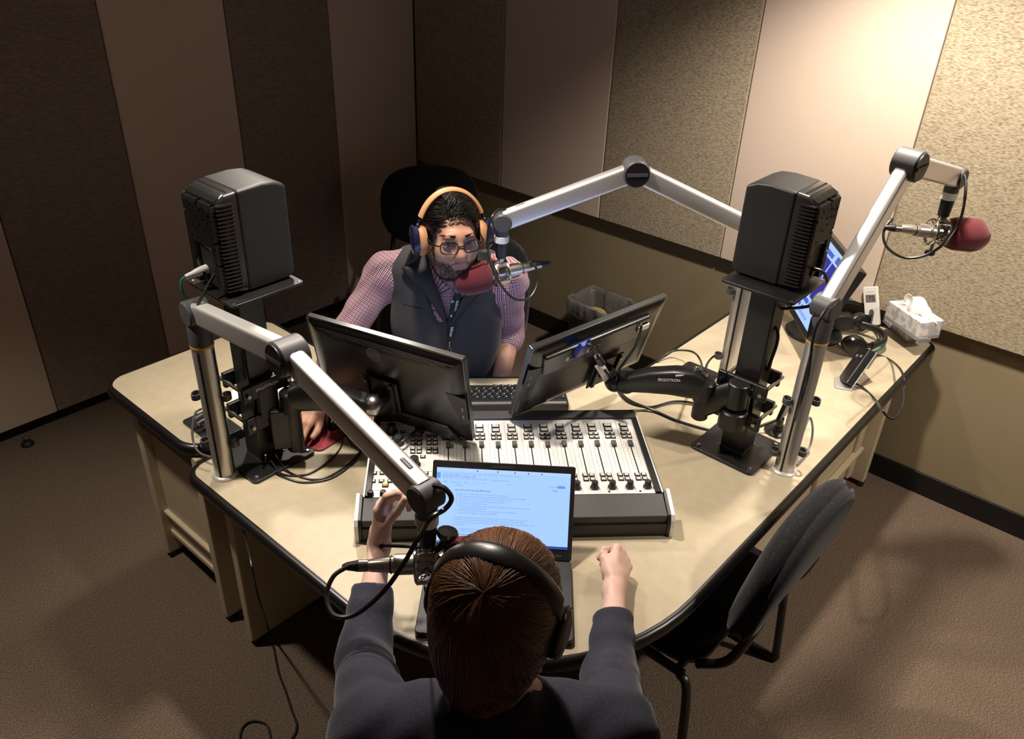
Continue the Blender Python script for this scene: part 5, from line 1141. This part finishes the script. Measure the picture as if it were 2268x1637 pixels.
    for k in range(K):
        w = k/(K-1); th = th0+(2.62+.2*lay-th0)*w; a_ = az+swirl*w**.7+jit*np.sin(2.5*w+jp); u = np.cos(th)[:,None]*k0+np.sin(th)[:,None]*(np.cos(a_)[:,None]*kx+np.sin(a_)[:,None]*ky)
        lift = .006+.010*lay*np.sin(np.clip(th*.62,0,PI/2))+.010*np.sin(5*az+1)+.007*np.sin(13*az+2)
        z = u[:,2]; hor = u.copy(); hor[:,2] = 0; hn = np.linalg.norm(hor,axis=1)+1e-6; low = z < 0; dn = np.clip(-z,0,1)
        q_ = rad*u*(1+lift)[:,None]; eq = hor/hn[:,None]*rad*(1+lift*.9)[:,None]*(1.0-.42*dn**2.4)[:,None]; eq[:,2] = -.150*dn*(1+.15*lay)
        q_ = np.where(low[:,None], eq, q_); q_[:,1] = np.minimum(q_[:,1], .118)
        P[:,k] = C+((cc+q_)*s)@F.T
    # leave the face free
    lo = (P-C)@F/s; face = (lo[:,:,1] > .055)&(lo[:,:,2] < .002)&(np.abs(lo[:,:,0]) < .085)
    for k in range(1,K): f_ = face[:,k]; P[f_,k] = P[f_,k-1]+(P[f_,k-1]-P[f_,max(k-2,0)])*.02; face[f_,min(k+1,K-1)] = True
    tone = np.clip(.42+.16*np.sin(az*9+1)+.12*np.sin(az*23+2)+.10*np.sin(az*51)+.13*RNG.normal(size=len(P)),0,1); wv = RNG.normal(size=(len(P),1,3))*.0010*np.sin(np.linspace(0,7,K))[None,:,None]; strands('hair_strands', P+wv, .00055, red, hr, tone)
    lea = mat('black leather headband',(.010,.010,.010),.34,spec=.6,bump=(260,.12,.0005,(1,1,1))); cup = mat('black headphone cup',(.010,.010,.011),.35); t2_, LL = headphones('black padded headphones over the reddish brown hair of the woman', C, F, s, lea, cup, lea, .30, .038, 1.03, 0, .6)
    cable('headphone_cable','thin black headphone cable hanging at the left of the woman',[C+F@A(-.1,-.01,-.05),dep(948,1370,1.30),at(948,1412,.74),at(952,1445,.72)-A(0,0,.0),at(955,1470,.60)],.0018)
    return t, C, F, s
WOMAN = woman()
# ------------------------------------------------------------------ chairs
M['seatfab'] = mat('black speckled upholstery', (.013,.013,.016), .9, spec=.15, noise=(130,(.034,.034,.042),5,(1,1,1),.54,.76), bump=(500,.4,.001,(1,1,1)), sheen=.15)
M['shell'] = mat('black chair shell', (.012,.012,.012), .5)
M['tubem'] = mat('black steel tube', (.012,.012,.012), .35, spec=.5)
def pad_mesh(w, h, th, e=2.6, dome=.3, n=40):
    """superelliptic cushion in the xy plane, thickness along z"""
    mb = MB(); vs = []; rings = [(.0,1.),(.35,.98),(.62,.94),(.82,.80),(.94,.50),(1.,.0)]
    for r, t in rings[1:]:
        for k in range(n):
            a = 2*PI*k/n; c, s = math.cos(a), math.sin(a); vs.append((w/2*r*np.sign(c)*abs(c)**(2/e), h/2*r*np.sign(s)*abs(s)**(2/e), th/2*t))
    m = len(rings)-1; top = [(0,0,th/2)]+vs; bot = [(x,y,-z) for x,y,z in top[:1+n*(m-1)]]
    fs = [(0,1+k,1+(k+1)%n) for k in range(n)]+[(1+i*n+k,1+(i+1)*n+k,1+(i+1)*n+(k+1)%n,1+i*n+(k+1)%n) for i in range(m-1) for k in range(n)]
    o = len(top); ib = lambda i: (o+i if i < 1+n*(m-1) else i)
    fs += [(o,o+1+(k+1)%n,o+1+k) for k in range(n)]+[(ib(1+i*n+(k+1)%n),ib(1+(i+1)*n+(k+1)%n),ib(1+(i+1)*n+k),ib(1+i*n+k)) for i in range(m-1) for k in range(n)]
    mb.add(top+bot, fs); return mb
def bend(mb, F, o, curve=0, axis_=0):
    out = []
    for x,y,z in mb.v:
        z2 = z-curve*(x*x if axis_ == 0 else y*y); out.append(tuple(np.asarray(o)+F@A(x,y,z2)))
    mb.v = out; return mb
def chair(label, loc, ang, hide=False):
    """front is +y"""
    t = thing('stacking_chair', label, 'chair', loc, rz(ang), 'black stacking chairs')
    bend(pad_mesh(.53,.48,.07,3.2), frame(x=A(1,0,0),y=A(0,1,.05)), A(0,.02,.455), 0).build('seat', M['seatfab'], t, sharp=0)
    MB().prism(rrect(.49,.42,.08), .405,.424).build('seat_shell', M['shell'], t, bevel=.004)
    BF = frame(x=A(-1,0,0), y=A(0,-.20,1)); bend(pad_mesh(.50,.40,.075,2.7), BF, A(0,-.275,.70), .30).build('backrest', M['seatfab'], t, sharp=0)
    bend(pad_mesh(.485,.385,.055,2.7), BF, A(0,-.275,.70)-BF[:,2]*.030, .30).build('back_shell', M['seatfab'], t, sharp=0)
    for s in (-1,1):
        MB().tube([(s*.17,-.315,.66),(s*.18,-.308,.60),(s*.20,-.27,.47),(s*.22,-.20,.415)],.0125,10,6).build('back_upright', M['tubem'], t)
        MB().tube([(s*.17,-.312,.64),(s*.175,-.308,.60)],[.014,.013],8).build('bracket', M['steel'], t)
        MB().tube([(s*.275,.20,.415),(s*.285,.205,.36),(s*.305,.235,.04),(s*.305,.225,.0125),(s*.305,.15,.0125),(s*.305,-.20,.0125),(s*.305,-.245,.02),(s*.302,-.245,.06),(s*.285,-.215,.37),(s*.275,-.18,.415)],.0125,10,5).build('leg', M['tubem'], t)
        MB().tube([(s*.27,-.19,.412),(s*.27,.20,.412)],.0125,10).build('seat_rail', M['tubem'], t)
    for y in (.17,-.17): MB().tube([(-.275,y,.412),(.275,y,.412)],.011,10).build('cross_bar', M['tubem'], t)
    return t
ch1 = chair('black upholstered stacking chair pushed under the right edge of the desk', (1.53,2.735,0), PI)
ch2 = dup(ch1, (.60,.76,0), rz(math.atan2(.77,.64)-PI/2), 'black stacking chair standing in the room corner behind the man')
wc = WOMAN[0]; ch3 = dup(ch1, (wc.location[0],wc.location[1],0), rz(math.atan2(-.71,-.70)-PI/2), 'black stacking chair that the woman sits on')
def office_chair(loc, ang):
    t = thing('office_chair', 'black swivel chair that the man sits on, backrest behind his shoulder', 'chair', loc, rz(ang))
    bend(pad_mesh(.52,.48,.08,3), np.eye(3), A(0,.0,.43), 0).build('seat', M['seatfab'], t, sharp=0)
    BF = frame(x=A(-1,0,0), y=A(0,-.14,1)); bend(pad_mesh(.50,.52,.05,3.2), BF, A(0,-.31,.74), .5).build('backrest', M['seatfab'], t, sharp=0)
    MB().tube([(0,-.06,.36),(0,-.28,.37),(0,-.35,.45),(0,-.36,.68)],.022,10,6).build('back_bar', M['shell'], t)
    for s in (-1,1):
        MB().tube([(s*.20,-.02,.38),(s*.30,-.02,.40),(s*.31,-.03,.60)],.015,8,6).build('arm_post', M['shell'], t); MB().prism(rrect(.06,.22,.025),.60,.625,o=(s*.31,.0,0)).build('armrest', M['rubber'], t, bevel=.006)
    MB().cyl((0,0,.08),(0,0,.39),.028).build('gas_lift', M['tubem'], t)
    for k in range(5):
        a = 2*PI*k/5+.3; d = A(math.cos(a),math.sin(a),0); MB().bar(A(0,0,.09),d*.27+A(0,0,.075),.05,.03).build('base_leg', M['shell'], t, bevel=.006)
        c = MB().cyl(d*.275+A(-d[1],d[0],0)*.02+A(0,0,.027),d*.275-A(-d[1],d[0],0)*.02+A(0,0,.027),.027,n=18,c=.004).build('caster', M['rubber'], t)
    return t
mc = MAN[0]; office_chair((mc.location[0],mc.location[1],0), math.atan2(.56,.83)-PI/2)
# ------------------------------------------------------------------ waste bin with clear liner
def bin_():
    x0, x1, y0, y1, h = .035, .25, 1.315, 1.60, .38; c = A((x0+x1)/2,(y0+y1)/2,0); t = thing('waste_bin', 'black plastic waste bin with a clear liner against the right wall', 'waste bin', c)
    w, d = x1-x0, y1-y0; r1 = rrect(w,d,.035,6); r0 = rrect(w*.80,d*.82,.03,6); n = len(r1); th = .004
    ri = rrect(w-.012,d-.012,.03,6); rb = rrect(w*.80-.01,d*.82-.01,.027,6)
    vs = [(x,y,0) for x,y in r0]+[(x,y,h) for x,y in r1]+[(x,y,h) for x,y in ri]+[(x,y,.006) for x,y in rb]
    fs = [(i*n+k,i*n+(k+1)%n,(i+1)*n+(k+1)%n,(i+1)*n+k) for i in range(3) for k in range(n)]+[tuple(range(n-1,-1,-1)),tuple(range(3*n,4*n))]
    MB().add(vs,fs).build('bin', M['blk'], t)
    lm = mat('clear plastic liner',(.30,.28,.26),.16,spec=.9,alpha=.38,bump=(40,.5,.01,(1,1,1))); rn = np.random.default_rng(3); m = 96; vs = []; fs = []
    prof = [(-.006,-.085),(.006,-.06),(.007,-.02),(.004,.006),(-.008,.010),(-.020,-.03),(-.03,-.10),(-.05,-.2)]
    per = np.array(rrect(w,d,.035,24)); L = np.r_[0,np.cumsum(np.linalg.norm(np.diff(np.r_[per,per[:1]],axis=0),axis=1))]; ts = np.linspace(0,L[-1],m,endpoint=False); per = np.r_[per,per[:1]]; px_ = np.interp(ts,L,per[:,0]); py_ = np.interp(ts,L,per[:,1])
    ph = rn.uniform(0,6.28,6)
    for i,(o,z) in enumerate(prof):
        for k in range(m):
            q = A(px_[k],py_[k]); nn = q/np.linalg.norm(q); a = k/m*2*PI; wv = sum(math.sin(a*f+ph[j]+i*.9)*g for j,(f,g) in enumerate(((5,1),(9,.8),(17,.6),(29,.5),(41,.35))))
            q = q+nn*(o+.0045*wv*(1 if i != 3 else .25)); vs.append((q[0],q[1],h+z+(.010*wv if i in (0,5,6,7) else .002*wv)))
    for i in range(len(prof)-1):
        for k in range(m): fs.append((i*m+k,i*m+(k+1)%m,(i+1)*m+(k+1)%m,(i+1)*m+k))
    MB().add(vs,fs).build('liner', lm, t, sharp=0)
    MB().ball((-.03,-.05,h-.09),(.05,.06,.02),None,14,8).build('crumpled_paper', mat('yellowish paper',(.45,.36,.10),.8), None).parent = t
bin_()
# ------------------------------------------------------------------ keyboard, mouse, mat, papers
def keyboard():
    c = (at(1045,886,DZ)+at(1150,884,DZ))/2; x = nrm(CF[:,0]); F = np.array([x,CF[:,1],A(0,0,1)]).T; t = thing('keyboard', 'black keyboard on the desk between the two monitors', 'keyboard', A(c[0],c[1],DZ), F); W_, D_ = .46, .135
    MB().prism([(-D_/2,0),(-D_/2,.024),(-D_/2+.02,.026),(D_/2,.014),(D_/2,0)], -W_/2, W_/2, frame(x=A(0,1,0),y=A(0,0,1))).build('case', mat('black keyboard case',(.020,.020,.021),.35), t, bevel=.002)
    MB().box((0,-D_/2+.008,.0255),(W_*.97,.012,.003)).build('back_strip', mat('grey keyboard strip',(.17,.165,.16),.3), t, bevel=.001)
    kp = None; km = mat('black key',(.012,.012,.013),.32,spec=.55); lg = mat('white key print',(.55,.55,.55),.5); mb = MB()
    cnt = 0
    for r in range(5):
        y = D_/2-.018-r*.0195; z = .0155+.0105*(D_/2-y)/D_
        for q in range(19):
            if r == 0 and 4 <= q <= 8: continue
            p = (-W_/2+.022+q*.0232+(.006*(r%3) if q < 14 else .004), y, z); cnt += 1
            if kp is None:
                kp = MB().prism([(-.0088,-.0082),(.0088,-.0082),(.0088,.0082),(-.0088,.0082)],0,.0055).build('key', km, t, bevel=.0018); kp.location = p
            else: place(kp, 'key', p, t)
            mb.box((p[0]+.003,p[1]+.002,p[2]+.0056),(.0045,.003,.0004)); mb.box((p[0]-.003,p[1]-.003,p[2]+.0056),(.002,.002,.0004)) if (q+r)%2 else None
    mb.build('key_print', lg, t)
keyboard()
mp = thing('mouse_mat', 'dark red mouse mat on the desk beside the left loudspeaker stand', 'mouse mat', A(*at(722,938,DZ)[:2],DZ), rz(.10)); MB().prism(rrect(.235,.195,.022), .0005,.003).build('rubber_backing', M['rubber'], mp); MB().prism(rrect(.233,.193,.021), .003,.0042).build('cloth_top', mat('dark red cloth',(.27,.028,.045),.85,bump=(900,.25,.0004,(1,1,1))), mp)
ms = thing('computer_mouse', 'black computer mouse on the dark red mat', 'mouse', A(*at(745,928,DZ+.01)[:2],DZ+.0042), rz(2.2)); sv = [(x,y,max(z,0)) for x,y,z in MB().ball((0,0,.006),(.031,.054,.030),None,24,16).v]; mb_ = MB().ball((0,0,.006),(.031,.054,.030),None,24,16); mb_.v = sv; mb_.build('shell', mat('glossy black shell',(.01,.01,.01),.22), ms, sharp=0); MB().cyl((-.004,.026,.033),(.004,.026,.033),.009,n=14).build('wheel', M['rubber'], ms)
def paper(lab, quad, z, marks):
    P = [at(*q,z) for q in quad]; o = MB().add(P+[p-A(0,0,.0006) for p in P],[(0,1,2,3),(7,6,5,4),(0,4,5,1),(1,5,6,2),(2,6,7,3),(3,7,4,0)]).build('paper_sheet', mat('white paper',(.80,.78,.74),.7), None); tag(o, lab, 'paper', None); mb = MB(); u, v = P[1]-P[0], P[3]-P[0]; F = frame(x=u,y=v)
    for a, b, l in marks: c = P[0]+u*a+v*b+A(0,0,.0004); mb.box(c+nrm(v)*l*.5,(.0022,l,.0003),F)
    k = mb.build('printed_line', mat('faint grey print',(.42,.41,.40),.8), o, world=True); return o
paper('white printed sheet lying on the side desk behind the left loudspeaker stand', [(490,880),(609,812),(676,862),(562,930)], WZ+.0012, [(.42,.08,.05),(.62,.15,.10),(.22,.30,.07)])
# ------------------------------------------------------------------ small things by the right wall
def tissue_box(label, c, F, tissue):
    t = thing('tissue_box', label, 'tissue box', c, F); w, d, h = .182, .100, .070; m = mat('white patterned carton',(.74,.71,.70),.5,noise=(38,(.50,.485,.49),2,(1,1,1),.50,.56))
    MB().prism(rrect(w,d,.003,2), .012, h).build('carton', m, t, bevel=.002); MB().prism(rrect(w+.001,d+.001,.003,2), 0, .0125).build('carton_band', mat('grey carton band',(.33,.31,.33),.5), t)
    text('lettering','Kleenex',.013,M['white'],t,A(w*.36,-d/2-.0006,.0062) if 0 else A(w/2+.0008,-.02,.0062),np.array([A(0,1,0),A(0,0,1),A(1,0,0)]).T,.0002)
    MB().prism([(.075*math.cos(a),.030*math.sin(a)) for a in np.linspace(0,2*PI,24,endpoint=False)],h-.001,h+.0006).build('opening', mat('clear film',(.62,.60,.60),.3), t)
    if tissue:
        rn = np.random.default_rng(4)
        def f(a,b): r = .062*(1-abs(2*b-1)**3*.5); return (( a-.5)*.16*(.75+.5*b)+.012*math.sin(7*b), (b-.5)*.05+.010*math.sin(a*9+b*3), h-.002+.052*math.sin(PI*a)**.6*math.sin(PI*min(1,b*1.0))**.7+.005*math.sin(a*17+b*8))
        MB().grid(f,30,20).build('tissue', mat('white tissue',(.84,.82,.80),.8,bump=(60,.4,.004,(1,1,1))), t, solid=.001, sharp=0)
    return t
tb1 = tissue_box('lower white tissue box, standing on the right end of the desk', A(.150,2.745,DZ), rz(math.radians(36)), False) if 0 else None
bx = at(2005,760,DZ); ex = nrm((at(2005,760,DZ)-at(1940,698,DZ))*A(1,1,0)); ey = A(-ex[1],ex[0],0); TBF = np.array([ex,ey,A(0,0,1)]).T
c1_ = A(bx[0],bx[1],DZ)-ex*.091+ey*.050; tissue_box('lower of the two white tissue boxes at the right end of the desk', c1_, TBF, False)
q0, q1 = at(1957,651,DZ+.141), at(2045,711,DZ+.141); e2 = nrm((q1-q0)*A(1,1,0)); e2y = A(-e2[1],e2[0],0); c2_ = A(q1[0],q1[1],DZ+.0705)-e2*.091+e2y*.050
lo_ = min((c2_+e2*.091*a+e2y*.050*b)[0] for a in(-1,1) for b in(-1,1)); c2_[0] += max(0,.048-lo_)
tissue_box('upper tissue box with a tissue pulled out, stacked on another box', c2_, np.array([e2,e2y,A(0,0,1)]).T, True)
def remote():
    b = A(.085,2.690,DZ); d_ = ray(1926,637); tp = CAM+d_*((.060-CAM[0])/d_[0]); up_ = nrm(tp-b); x_ = nrm(np.cross(up_,A(1,0,0)*1.0)); x_ = x_ if x_@RGT > 0 else -x_; z_ = np.cross(x_,up_); F = np.array([x_,up_,z_]).T; L = np.linalg.norm(tp-b)
    t = thing('room_thermometer', 'white plastic room thermometer with a small grey display leaning on the wall', 'thermometer', b+A(0,0,.003), F); MB().prism(rrect(.056,L,.006), -.014, 0, o=(0,L/2,0)).build('case', M['white'], t, bevel=.003)
    MB().prism(rrect(.038,.030,.001), 0, .0006, o=(0,L*.70,0)).build('display', mat('grey display',(.17,.17,.15),.25), t); text('lettering','72',.024,mat('dark digits',(.05,.05,.045),.5),t,A(.004,L*.70,.001),np.eye(3),.0001); MB().box((0,L*.87,.0003),(.034,.0016,.0006)).build('groove', mat('grey groove',(.45,.43,.42),.5), t)
remote()
def modem():
    b = at(1868,852,DZ); tp = at(1920,778,DZ+.105); u = nrm(tp-b); f_ = nrm(A(-u[1],u[0],0)) ; n_ = nrm(np.cross(u,A(RGT[0],RGT[1],0))); x_ = np.cross(u,n_); F = np.array([x_,n_,u]).T; t = thing('network_box', 'slim black network box tilted on a silver foot near the right edge of the desk', 'electronic box', A(*b[:2],DZ)); L = np.linalg.norm(tp-b)
    q = at(1876,858,DZ); MB().prism(rrect(.075,.060,.010), 0,.006, rz(.4)).build('foot', mat('silver foot',(.55,.55,.57),.3,.6), t, bevel=.002)
    MB().prism(rrect(.026,.085,.006), .004, L+.004, F).build('case', M['monfine'], t, bevel=.002); MB().prism(rrect(.003,.087,.001), .002, L+.006, F, F[:,0]*-.0145).build('side_plate', mat('silver plate',(.6,.6,.6),.25,.7), t)
    for k in (-1,1): MB().box(F@A(.0132,.016*k,L*.80),(.0012,.014,.010),F).build('port', M['grey'], t)
modem()
lea2 = mat('black vinyl',(.010,.010,.010),.4); cp2 = mat('black gloss cup',(.010,.010,.011),.22)
hz_ = nrm(A(-.55,.80,0)); HF = np.array([np.cross(A(0,0,1),hz_),A(0,0,1),hz_]).T
h1, _ = headphones('black headphones lying on the desk in front of the tissue boxes', at(1885,738,DZ+.048)+A(0,0,0), HF, .94, lea2, cp2, lea2, .0, .028, 1.0)
hz2 = nrm(A(-.9,.35,0)); HF2 = np.array([np.cross(A(0,0,1),hz2),A(0,0,1),hz2]).T
headphones('black headphones lying beside the foot of the white room thermometer', at(1868,690,DZ+.048), HF2, .92, lea2, cp2, lea2, .0, .028, 1.0)
def plate(label, quad_c, ang, z, w, d):
    t = thing('equipment_plate', label, 'equipment plate', A(*quad_c,z), rz(ang)); MB().prism(rrect(w,d,.012), 0,.006).build('plate', M['blkmetal'], t, bevel=.0015); return t
p1 = plate('small square black plate with plugs on the side desk behind the left boom post', at(470,944,WZ)[:2], .0, WZ, .105, .165)
MB().bar((.0,-.01,.006),(.0,-.01,.07),.03,.012).build('bracket', M['blkmetal'], p1, bevel=.003)
for k in (-1,1): MB().cyl((.012,-.01+.013*k,.034),(.042,-.01+.013*k,.030),.008,n=14).build('plug', M['steel'], p1)
p2 = plate('black plate under the cables between the right monitor arm and the rear boom post', (.945,2.40), .0, DZ, .20, .16)
MB().cyl((.03,-.03,.006),(.03,-.03,.04),.012,n=14).build('plug', M['blk'], p2)
ps = thing('desk_stand', 'small round black stand behind the right boom post', 'stand', A(*at(1722,955,DZ)[:2],DZ)); MB().lathe([(.042,0),(.042,.005),(.034,.010),(.012,.016),(.012,.05),(.0,.052)],(0,0,0),n=28).build('base', M['monfine'], ps); MB().bar((0,0,.05),(.0,.01,.115),.05,.014).build('holder', M['blk'], ps, bevel=.004)
# ------------------------------------------------------------------ cables
def fl(*p): return [at(x,y,z) for x,y,z in p]
Z1 = DZ+.004
for lab, pts in (('thin black cable curving on the desk from the left stand to the console, front loop',[(588,1008,Z1+.05),(590,1030,Z1),(615,1050,Z1),(670,1068,Z1),(735,1058,Z1),(785,1022,Z1),(803,985,Z1+.01),(790,945,Z1+.03)]),
    ('thin black cable curving past the red mat towards the left monitor',[(600,1020,Z1+.02),(625,1050,Z1),(680,1050,Z1),(730,1020,Z1),(757,985,Z1),(752,950,Z1+.02),(735,905,Z1+.05)]),
    ('black cable crossing the desk in a wide bend left of the console',[(605,1000,Z1+.03),(640,1045,Z1),(700,1062,Z1),(755,1040,Z1),(797,1000,Z1),(800,960,Z1+.01),(768,930,Z1+.01)]),
    ('mouse cable running from the mouse over the red mat',[(748,935,Z1+.012),(760,955,Z1+.004),(780,985,Z1),(800,1000,Z1)])):
    cable('desk_cable', lab, fl(*pts), .0026)
plug = FL_@(FL_.T@(onp(935,943,cL,FL_[:,2])-cL))+cL
cable('monitor_cable','black cable hanging from the lower edge of the left monitor onto the console',[plug+FL_[:,2]*.02,dep(925,952,(plug-CAM)@FWD-.02),at(895,975,DZ+.11),at(868,992,DZ+.095),at(838,1003,DZ+.095)],.0042)
oR = lambda x,y,k: onp(x,y,cR+FR_[:,2]*k,FR_[:,2])
vp = thing('cable_plug', 'blue video plug on the back of the right monitor', 'plug', oR(1290,772,.02)); bl_ = mat('blue plug',(.012,.03,.30),.35,coat=.3)
MB().bar(oR(1280,785,.016),oR(1297,760,.030),.034,.018,up=FR_[:,2]).build('plug_body', bl_, vp, world=True, bevel=.004); MB().cyl(oR(1299,762,.03),oR(1307,752,.032),.005,.004).build('thumb_screw', bl_, vp, world=True); MB().cyl(oR(1272,790,.018),oR(1280,797,.018),.004).build('thumb_screw', bl_, vp, world=True)
vc = thing('video_cable', 'black video cable with a white tag hanging behind the right monitor', 'cable', oR(1320,800,.03)); W_ = dict(world=True)
MB().tube([oR(1300,762,.034),oR(1312,768,.05),oR(1322,785,.055),oR(1328,798,.055)],.0035,8,8).build('cord', M['cable'], vc, **W_); MB().cyl(oR(1322,789,.055),oR(1333,805,.055),.0105,n=18,c=.002).build('ferrite_core', M['blk'], vc, **W_)
MB().add([oR(1317,811,.056),oR(1337,804,.056),oR(1359,842,.050),oR(1338,846,.050)],[(0,1,2,3)]).build('paper_tag', mat('white tag',(.80,.79,.77),.5), vc, solid=.0012, **W_)
MB().tube([oR(1340,820,.058),oR(1358,846,.056),at(1372,868,.80),at(1400,890,.73),at(1445,908,Z1+.004),at(1500,932,Z1),at(1570,952,Z1),at(1640,958,Z1),at(1700,938,Z1+.03),at(1735,925,Z1+.05)],.0045,8,10).build('cord', M['cable'], vc, **W_)
cable('power_cable','black power cable arching from the top of the right monitor down to the arm',[oR(1412,722,.02),oR(1416,715,.03),oR(1420,725,.05),oR(1408,765,.06),oR(1385,800,.06),oR(1366,830,.06),at(1370,868,.80),at(1395,893,.72),at(1440,902,Z1+.004),at(1490,890,Z1+.004),at(1530,892,Z1+.004),at(1580,905,Z1),at(1625,912,Z1)],.0042)
cable('power_cable','thin black cable arching over the desk behind the right monitor arm',[at(1455,802,Z1),at(1475,785,Z1+.02),at(1500,776,Z1+.03),at(1535,780,Z1+.05),at(1552,800,Z1+.07),dep(1556,830,2.27)],.0036)
cable('power_cable','black cable bending from the rear boom post to the right monitor arm',[at(1600,783,Z1+.1),at(1580,790,Z1+.1),at(1567,805,Z1+.1),at(1562,822,Z1+.1)],.0036)
cable('boom_cable','grey cable looping down the left boom post',[at(447,905,WZ+.08),at(433,915,WZ+.08),at(426,950,WZ+.05),at(430,985,WZ+.02),at(445,1005,WZ+.012),at(468,1013,WZ+.012)],.0035,mat('grey cable',(.10,.10,.10),.35))
cable('boom_cable','grey cable looping on the right of the right boom post',[at(1778,960,DZ+.09),at(1793,925,DZ+.10),at(1800,950,DZ+.07),at(1795,985,DZ+.03),at(1782,1010,DZ+.01),at(1765,1030,DZ+.006)],.0033,mat('grey coiled cable',(.13,.13,.13),.35))
cable('boom_cable','black cable climbing the shoulder of the right boom',[dep(1858,663,2.06),dep(1835,680,2.03),dep(1812,715,2.03),dep(1800,755,2.05),dep(1790,830,2.10),dep(1770,900,2.14),at(1750,960,DZ+.03)],.0038)
e_ = at(1990,800,DZ)
cable('network_cable','black cable from the network box looping over the right desk edge',[at(1893,848,DZ+.02),at(1915,862,Z1),at(1938,885,Z1+.004),dep(1952,905,2.52),dep(1965,922,2.52),dep(1982,926,2.52),dep(1997,905,2.55),dep(2002,860,2.58),dep(1998,825,2.62),at(1975,800,DZ+.012),at(1945,787,Z1),at(1925,792,DZ+.05)],.004)
cable('network_cable','green cable from the network box to the headphones',[at(1923,793,DZ+.03),at(1935,780,DZ+.01),at(1955,768,Z1),at(1962,752,Z1),at(1952,738,Z1),at(1935,728,Z1+.01)],.004,'cableg')
for k, (dx, dy) in enumerate(((0,0),(6,5),(-5,9))):
    cable('headphone_cable',('outer coil','middle coil','inner coil')[k]+' of the black cable beside the headphones near the wall',[at(1858+dx,752+dy,Z1+.002*k),at(1880+dx,768+dy,Z1),at(1910+dx,772+dy,Z1+.002*k),at(1938+dx,762+dy,Z1),at(1950+dx,745+dy,Z1+.01),at(1940+dx,725+dy,Z1+.02)],.0022)
def spk_pt(o, p): r = np.array(o.rotation_euler.to_matrix()); return np.array(o.location)+r@A(*p)
g0 = spk_pt(spL,(.02,.095,.05)); wcab = thing('speaker_plug','white plug with a green cable in the back of the left loudspeaker','plug',g0)
wm = mat('light grey plug',(.55,.54,.52),.4); MB().lathe([(.006,-.030),(.008,-.012),(.0105,0),(.0115,.012),(.0115,.028),(.009,.030)],g0+A(.030,0,-.010)*0+A(.022,-.006,-.004),A(-1,.25,.2),18).build('plug_body', wm, wcab, world=True)
MB().tube([g0+A(.048,-.014,-.008),g0+A(.058,-.022,-.022),g0+A(.060,-.024,-.05),g0+A(.050,-.015,-.075)],.004,8,8).build('cord', M['cableg'], wcab, world=True)
g1 = spk_pt(spR,(.02,.10,.06)); cable('speaker_cable','black cable hanging from the back of the right loudspeaker under its plate',[g1,g1+A(-.01,.035,-.01),g1+A(-.02,.05,-.06),g1+A(0,.03,-.10),g1+A(.03,-.06,-.135),g1+A(.05,-.09,-.14),A(1.19,2.74,1.10),A(1.19,2.735,.98)],.0045)
g2 = spk_pt(spL,(-.02,.095,.05)); cable('speaker_cable','black cable looping behind the plate of the left loudspeaker',[g2,g2+A(.04,.02,-.02),g2+A(.075,.03,-.06),g2+A(.06,.05,-.10),g2+A(.03,.08,-.11),A(2.235,1.745,1.10),A(2.233,1.745,.98)],.004)
fz = .006
cable('floor_cable','thin black cable hanging from under the desk and trailing over the carpet',[A(2.30,1.80,.64),A(2.325,1.775,.60),dep(556,1246,2.05),dep(566,1300,2.14),dep(580,1350,2.22),at(597,1402,.02),at(607,1440,fz),at(617,1490,fz),at(632,1530,fz),at(645,1570,fz),at(657,1605,fz),at(650,1630,fz),at(630,1655,fz),at(600,1690,fz),at(540,1680,fz),at(531,1640,fz),at(538,1610,fz),at(560,1597,fz),at(590,1605,fz),at(600,1640,fz),at(610,1670,fz)],.003)
